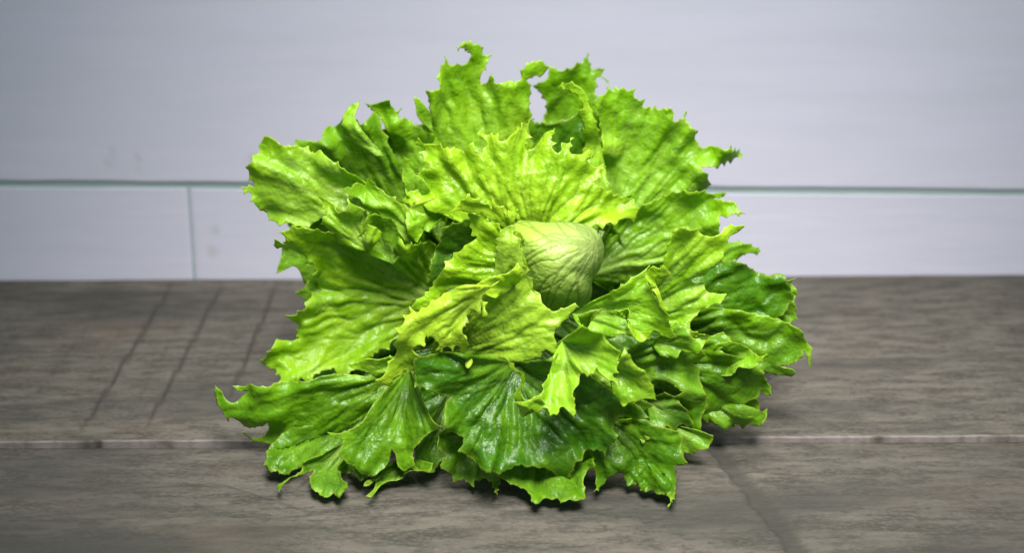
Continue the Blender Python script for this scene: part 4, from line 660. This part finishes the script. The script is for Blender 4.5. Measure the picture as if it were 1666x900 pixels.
def build_leaf(spec, idx):
    g = spec.get
    seed = idx * 31 + 5
    r_ = np.random.default_rng(seed)
    closed = bool(g('closed', 0)); dome = g('dome', 0)
    B = to_frame(spec['base'])
    O = spline(to_frame(spec['pts']), closed, .0010)
    n = len(O)
    seg = np.linalg.norm(np.diff(O, axis=0, append=O[:1]), axis=1)
    arc = np.concatenate([[0], np.cumsum(seg)[:-1]])
    area2 = np.sum(O[:, 0] * np.roll(O[:, 1], -1) - np.roll(O[:, 0], -1) * O[:, 1]) if closed else \
        np.sum(np.concatenate([O, [B]])[:, 0] * np.roll(np.concatenate([O, [B]])[:, 1], -1) - np.roll(np.concatenate([O, [B]])[:, 0], -1) * np.concatenate([O, [B]])[:, 1])
    # fine teeth along the margin
    te = g('teeth', 0) * .00036
    if te:
        tg = np.gradient(O[:, :2], axis=0)
        tg = np.stack([np.convolve(np.pad(tg[:, c], 4, 'edge'), np.ones(9) / 9, 'valid') for c in range(2)], 1)
        nr = np.stack([tg[:, 1], -tg[:, 0]], 1) * np.sign(area2)
        nr /= np.maximum(np.linalg.norm(nr, axis=1, keepdims=True), 1e-9)
        lam = g('lam', .0070)
        ph = arc / lam + .8 * noise2(arc / .011, arc * 0, seed)
        fr = ph - np.floor(ph)
        spike = np.where(fr < .72, (fr / .72) ** 2.8, ((1 - fr) / .28) ** 2.0)
        spike = spike * (.25 + .75 * hash2(np.floor(ph), np.floor(ph) * 0, seed))
        ends = 1.0 if closed else sstep(0, .02, arc) * sstep(0, .02, arc[-1] - arc)
        O[:, :2] += nr * ((spike - .16) * te * 3.4 * ends)[:, None]
    ring = O if closed else np.concatenate([O, B[None]])
    nr_ = len(ring)
    R = np.linalg.norm(O[:, :2] - B[:2], axis=1)
    Rm = np.percentile(R, 80)
    sp = float(np.clip(Rm / 80, .0006, .00092))
    kd = KDTree(n)
    for i, p in enumerate(O):
        kd.insert((p[0], p[1], 0), i)
    kd.balance()
    I = inside_points(ring[:, :2], sp, r_)
    keep = np.array([kd.find((p[0], p[1], 0))[2] > sp * .55 for p in I], bool) if len(I) else np.zeros(0, bool)
    I = I[keep]
    pts = [Vector((p[0], p[1])) for p in np.concatenate([ring[:, :2], I])]
    edges = [(i, (i + 1) % nr_) for i in range(nr_)]
    res = delaunay_2d_cdt(pts, edges, [], 1, 1e-7)
    P = np.array([(v[0], v[1]) for v in res[0]])
    T = np.array([f for f in res[2] if len(f) == 3], np.int64)
    used = np.unique(T); remap = np.full(len(P), -1); remap[used] = np.arange(len(used))
    P = P[used]; T = remap[T]
    ar = np.cross(P[T[:, 1]] - P[T[:, 0]], P[T[:, 2]] - P[T[:, 0]])
    T = np.where(ar[:, None] < 0, T[:, ::-1], T)
    nv = len(P)
    # fields: distance to the margin, radius and angle round the base, depth
    d = np.empty(nv); qo = np.empty(nv)
    Oq = O[:, 2] * CL + O[:, 1] * SL              # world depth of the margin
    By = B[2] * CL + B[1] * SL
    for i, p in enumerate(P.tolist()):
        near = kd.find_n((p[0], p[1], 0), 10)
        d[i] = near[0][2]
        w = [1 / (e[2] ** 2 + 1e-6) for e in near]
        qo[i] = sum(Oq[e[1]] * ww for e, ww in zip(near, w)) / sum(w)
    dx = P - B[:2]
    rho = np.hypot(dx[:, 0], dx[:, 1])
    mid = O[:, :2].mean(0) - B[:2]
    a0 = math.atan2(mid[1], mid[0]) if not closed else 0.0

    def ang(v):
        return (np.arctan2(v[:, 1], v[:, 0]) - a0 + np.pi) % (2 * np.pi) - np.pi
    th = ang(dx); thO = ang(O[:, :2] - B[:2])
    nb_ = 72
    edges_ = np.linspace(-np.pi, np.pi, nb_ + 1)
    Rb = np.array([R[(thO >= edges_[k]) & (thO < edges_[k + 1])].max(initial=0) for k in range(nb_)])
    okb = Rb > 0
    cen = (edges_[:-1] + edges_[1:]) / 2
    Rb = np.interp(cen, cen[okb], Rb[okb], period=2 * np.pi); Rb = np.convolve(np.pad(Rb, 3, 'wrap' if closed else 'edge'), np.ones(7) / 7, 'valid')
    r = np.clip(rho / np.interp(th, cen, Rb, period=2 * np.pi), 0, 1.0)
    if dome:
        yy = By + (qo - By) * (1 - np.sqrt(np.clip(1 - (r * .985) ** 2.2, 0, 1)))
    else:
        yy = By + (qo - By) * r
    q = yy * CL - (P[:, 1] - yy * SL) / CL * SL
    q = q + g('bulge', 0) * .01 * 4 * r * (1 - r) * .75
    # frill: pleats that run out from the base and deepen towards the margin
    ruff = g('ruff', .5) * .0095; wl = g('wl', .018) * 1.3
    if closed:
        px, py = np.cos(th) * Rm / wl, np.sin(th) * Rm / wl
    else:
        px, py = th * Rm / wl, th * 0
    w1 = noise2(px + .3 * noise2(rho / .03, th * Rm / .05, seed + 4), py + rho / .09, seed + 1)
    w2 = noise2(px * 2.3, py * 2.3 + rho / .04, seed + 2)
    disp = ruff * (.75 * w1 * r ** 1.8 + .40 * w2 * r ** 3.0)
    wx, wy = P[:, 0] / .011, P[:, 1] / .011
    curl = noise2(wx, wy, seed + 6)
    disp += (ruff * .45 + .0018) * curl * sstep(.014, 0, d)
    if not dome:
        rib = noise2(th * Rm / .0075 + 1.2 * noise2(rho / .02, th * Rm / .02, seed + 12), rho / .030, seed + 9)
        rib2 = noise2(th * Rm / .0038 + 1.0 * noise2(rho / .012, th * Rm / .012, seed + 13), rho / .014, seed + 10)
        disp += (.0019 * rib + .0007 * rib2) * np.clip(r / .3, .1, 1)
    # veins
    A, Bs, Wd = [], [], []
    t0, t1 = (np.percentile(thO, 3), np.percentile(thO, 97)) if not closed else (-np.pi, np.pi)

    def surf(s, qq):
        t = t0 + (t1 - t0) * s
        rr = np.interp(t, cen, Rb) * qq
        return np.stack([B[0] + rr * np.cos(t + a0), B[1] + rr * np.sin(t + a0), rr * 0], 1)
    if 'vo' in spec:
        vo = to_frame(spec['vo']) * np.array((1, 1, 0))
        for k in range(34):
            tgt = O[r_.integers(n)] * np.array((1, 1, 0))
            tt = np.linspace(0, 1, 16)
            pl = vo + (tgt - vo) * tt[:, None]
            perp = np.array((-(tgt - vo)[1], (tgt - vo)[0], 0))
            pl = pl + perp * (r_.uniform(-.2, .2) * np.sin(tt * np.pi) + .025 * noise2(tt * 6, tt * 0, seed + k))[:, None]
            A += list(pl[:-1]); Bs += list(pl[1:]); Wd += list(.0006 * (1 - tt[:-1]) * (k % 3 == 0) + .00005)
    else:
        def grow(s0, q0, s1, q1, w, depth, e=.8):
            tt = np.linspace(0, 1, 10)
            s = s0 + (s1 - s0) * tt ** e + .012 * noise2(tt * 3, tt * 0, int(r_.integers(9999))) * tt
            qq = q0 + (q1 - q0) * tt
            pl = surf(np.clip(s, 0, 1), qq)
            A.extend(pl[:-1]); Bs.extend(pl[1:]); Wd.extend(w * (1 - .9 * tt[:-1]) - .00012 * (depth == 0))
            if depth <= 0:
                return
            for c in range(5 if depth == 2 else 3):
                f_ = r_.uniform(.25, .85)
                sa = np.interp(f_, tt, s); qa = np.interp(f_, tt, qq)
                grow(sa, qa, np.clip(sa + r_.choice((-1, 1)) * r_.uniform(.03, .075) * (1.3 if depth == 2 else .8), .01, .99),
                     min(.96, qa + r_.uniform(.15, .40)), w * .5, depth - 1)
        sm = .5 + r_.uniform(-.06, .06)
        if not closed and Rm > .02:
            grow(sm, .02, sm + r_.uniform(-.05, .05), .95, .0011 if g('rib') else .00055, 2)
            for s1 in (.07, .19, .31, .41, .60, .71, .82, .93):
                grow(sm + (s1 - .5) * .25, r_.uniform(.03, .22), s1 + r_.uniform(-.03, .03), r_.uniform(.8, .95), .0004, 2, .6)
        else:
            for s in np.linspace(.05, .95, 8):
                grow(s, .05, s + .03, .95, .0002, 0)
    dv, vi = seg_dist(np.concatenate([P, np.zeros((nv, 1))], 1), A, Bs, Wd)
    ws = np.clip((np.array(Wd)[vi] + .00008) / .00038, .22, 1) if 'vo' not in spec else .8
    vein = (1 - sstep(.0001, .0008, dv)) * ws
    puck = sstep(0, .0055, dv)
    env2 = np.clip(d / .008, .25, 1) * np.clip(r / .25, 0, 1)
    disp += g('pucker', .0013) * (.3 if dome else 1) * (puck - .5) * env2
    disp += .0005 * (.3 if dome else 1) * noise2(P[:, 0] / .0038, P[:, 1] / .0038, seed + 21) * env2
    disp -= .0005 * vein * np.clip(d / .006, 0, 1)
    disp += .0007 * (.4 if dome else 1) * fbm(P[:, 0] / .010, P[:, 1] / .010, seed + 8) * env2
    F = np.stack([P[:, 0], P[:, 1], q], 1)
    N = tri_normals(F, T)
    sg = -1.0 if N[:, 2].mean() > 0 else 1.0
    if sg < 0:
        T = T[:, ::-1]; N = -N
    D = .4 * N + np.array((0, 0, -.85))
    D /= np.linalg.norm(D, axis=1, keepdims=True)
    F = F + D * disp[:, None]
    S = to_world(F)
    S[:, 2] = np.maximum(S[:, 2], .0016)
    N2 = tri_normals(S, T)
    back = S - N2 * (.00045 * (1 - .5 * r ** 4))[:, None]
    back[:, 2] = np.maximum(back[:, 2], .0012)
    # rim
    E = np.sort(np.concatenate([T[:, [0, 1]], T[:, [1, 2]], T[:, [2, 0]]]), 1)
    Eo = np.concatenate([T[:, [0, 1]], T[:, [1, 2]], T[:, [2, 0]]])
    key = E[:, 0] * nv + E[:, 1]
    _, inv, cnt = np.unique(key, return_inverse=True, return_counts=True)
    be = Eo[cnt[inv] == 1]
    rimt = np.concatenate([np.stack([be[:, 1], be[:, 0], be[:, 0] + nv], 1), np.stack([be[:, 1], be[:, 0] + nv, be[:, 1] + nv], 1)])
    tris = np.concatenate([T, T[:, ::-1] + nv, rimt])
    V = np.concatenate([S, back]) - INV
    rim = (1 - sstep(.0003, .0016, d)) * (.6 + .4 * noise2(wx * .8, wy * .8, seed + 3))
    wht = np.full(nv, float(g('white', 0)))
    if dome:
        wht = wht * (.35 + .65 * sstep(.048, .004, np.hypot(*(P - to_frame(spec['vo'])[:2]).T)))
    two = lambda v: np.concatenate([v, v])
    attrs = dict(vein=two(vein), rim=two(np.clip(rim, 0, 1)), rad=two(r), tone=np.full(nv * 2, g('tone', .4)),
                 veindark=np.full(nv * 2, g('vd', .35)), pale=np.full(nv * 2, g('pale', .12)),
                 white=two(wht), gloss=np.full(nv * 2, g('gloss', 0)))
    o = mesh_from('heart' if g('heart') else 'leaf', V, tris, attrs, MAT_LEAF, lettuce)
    if g('heart'):
        o['label'] = 'pale smooth rounded heart wrapped in the middle of the leaves'
    return o


for idx, spec in enumerate(LEAVES):
    build_leaf(spec, idx)
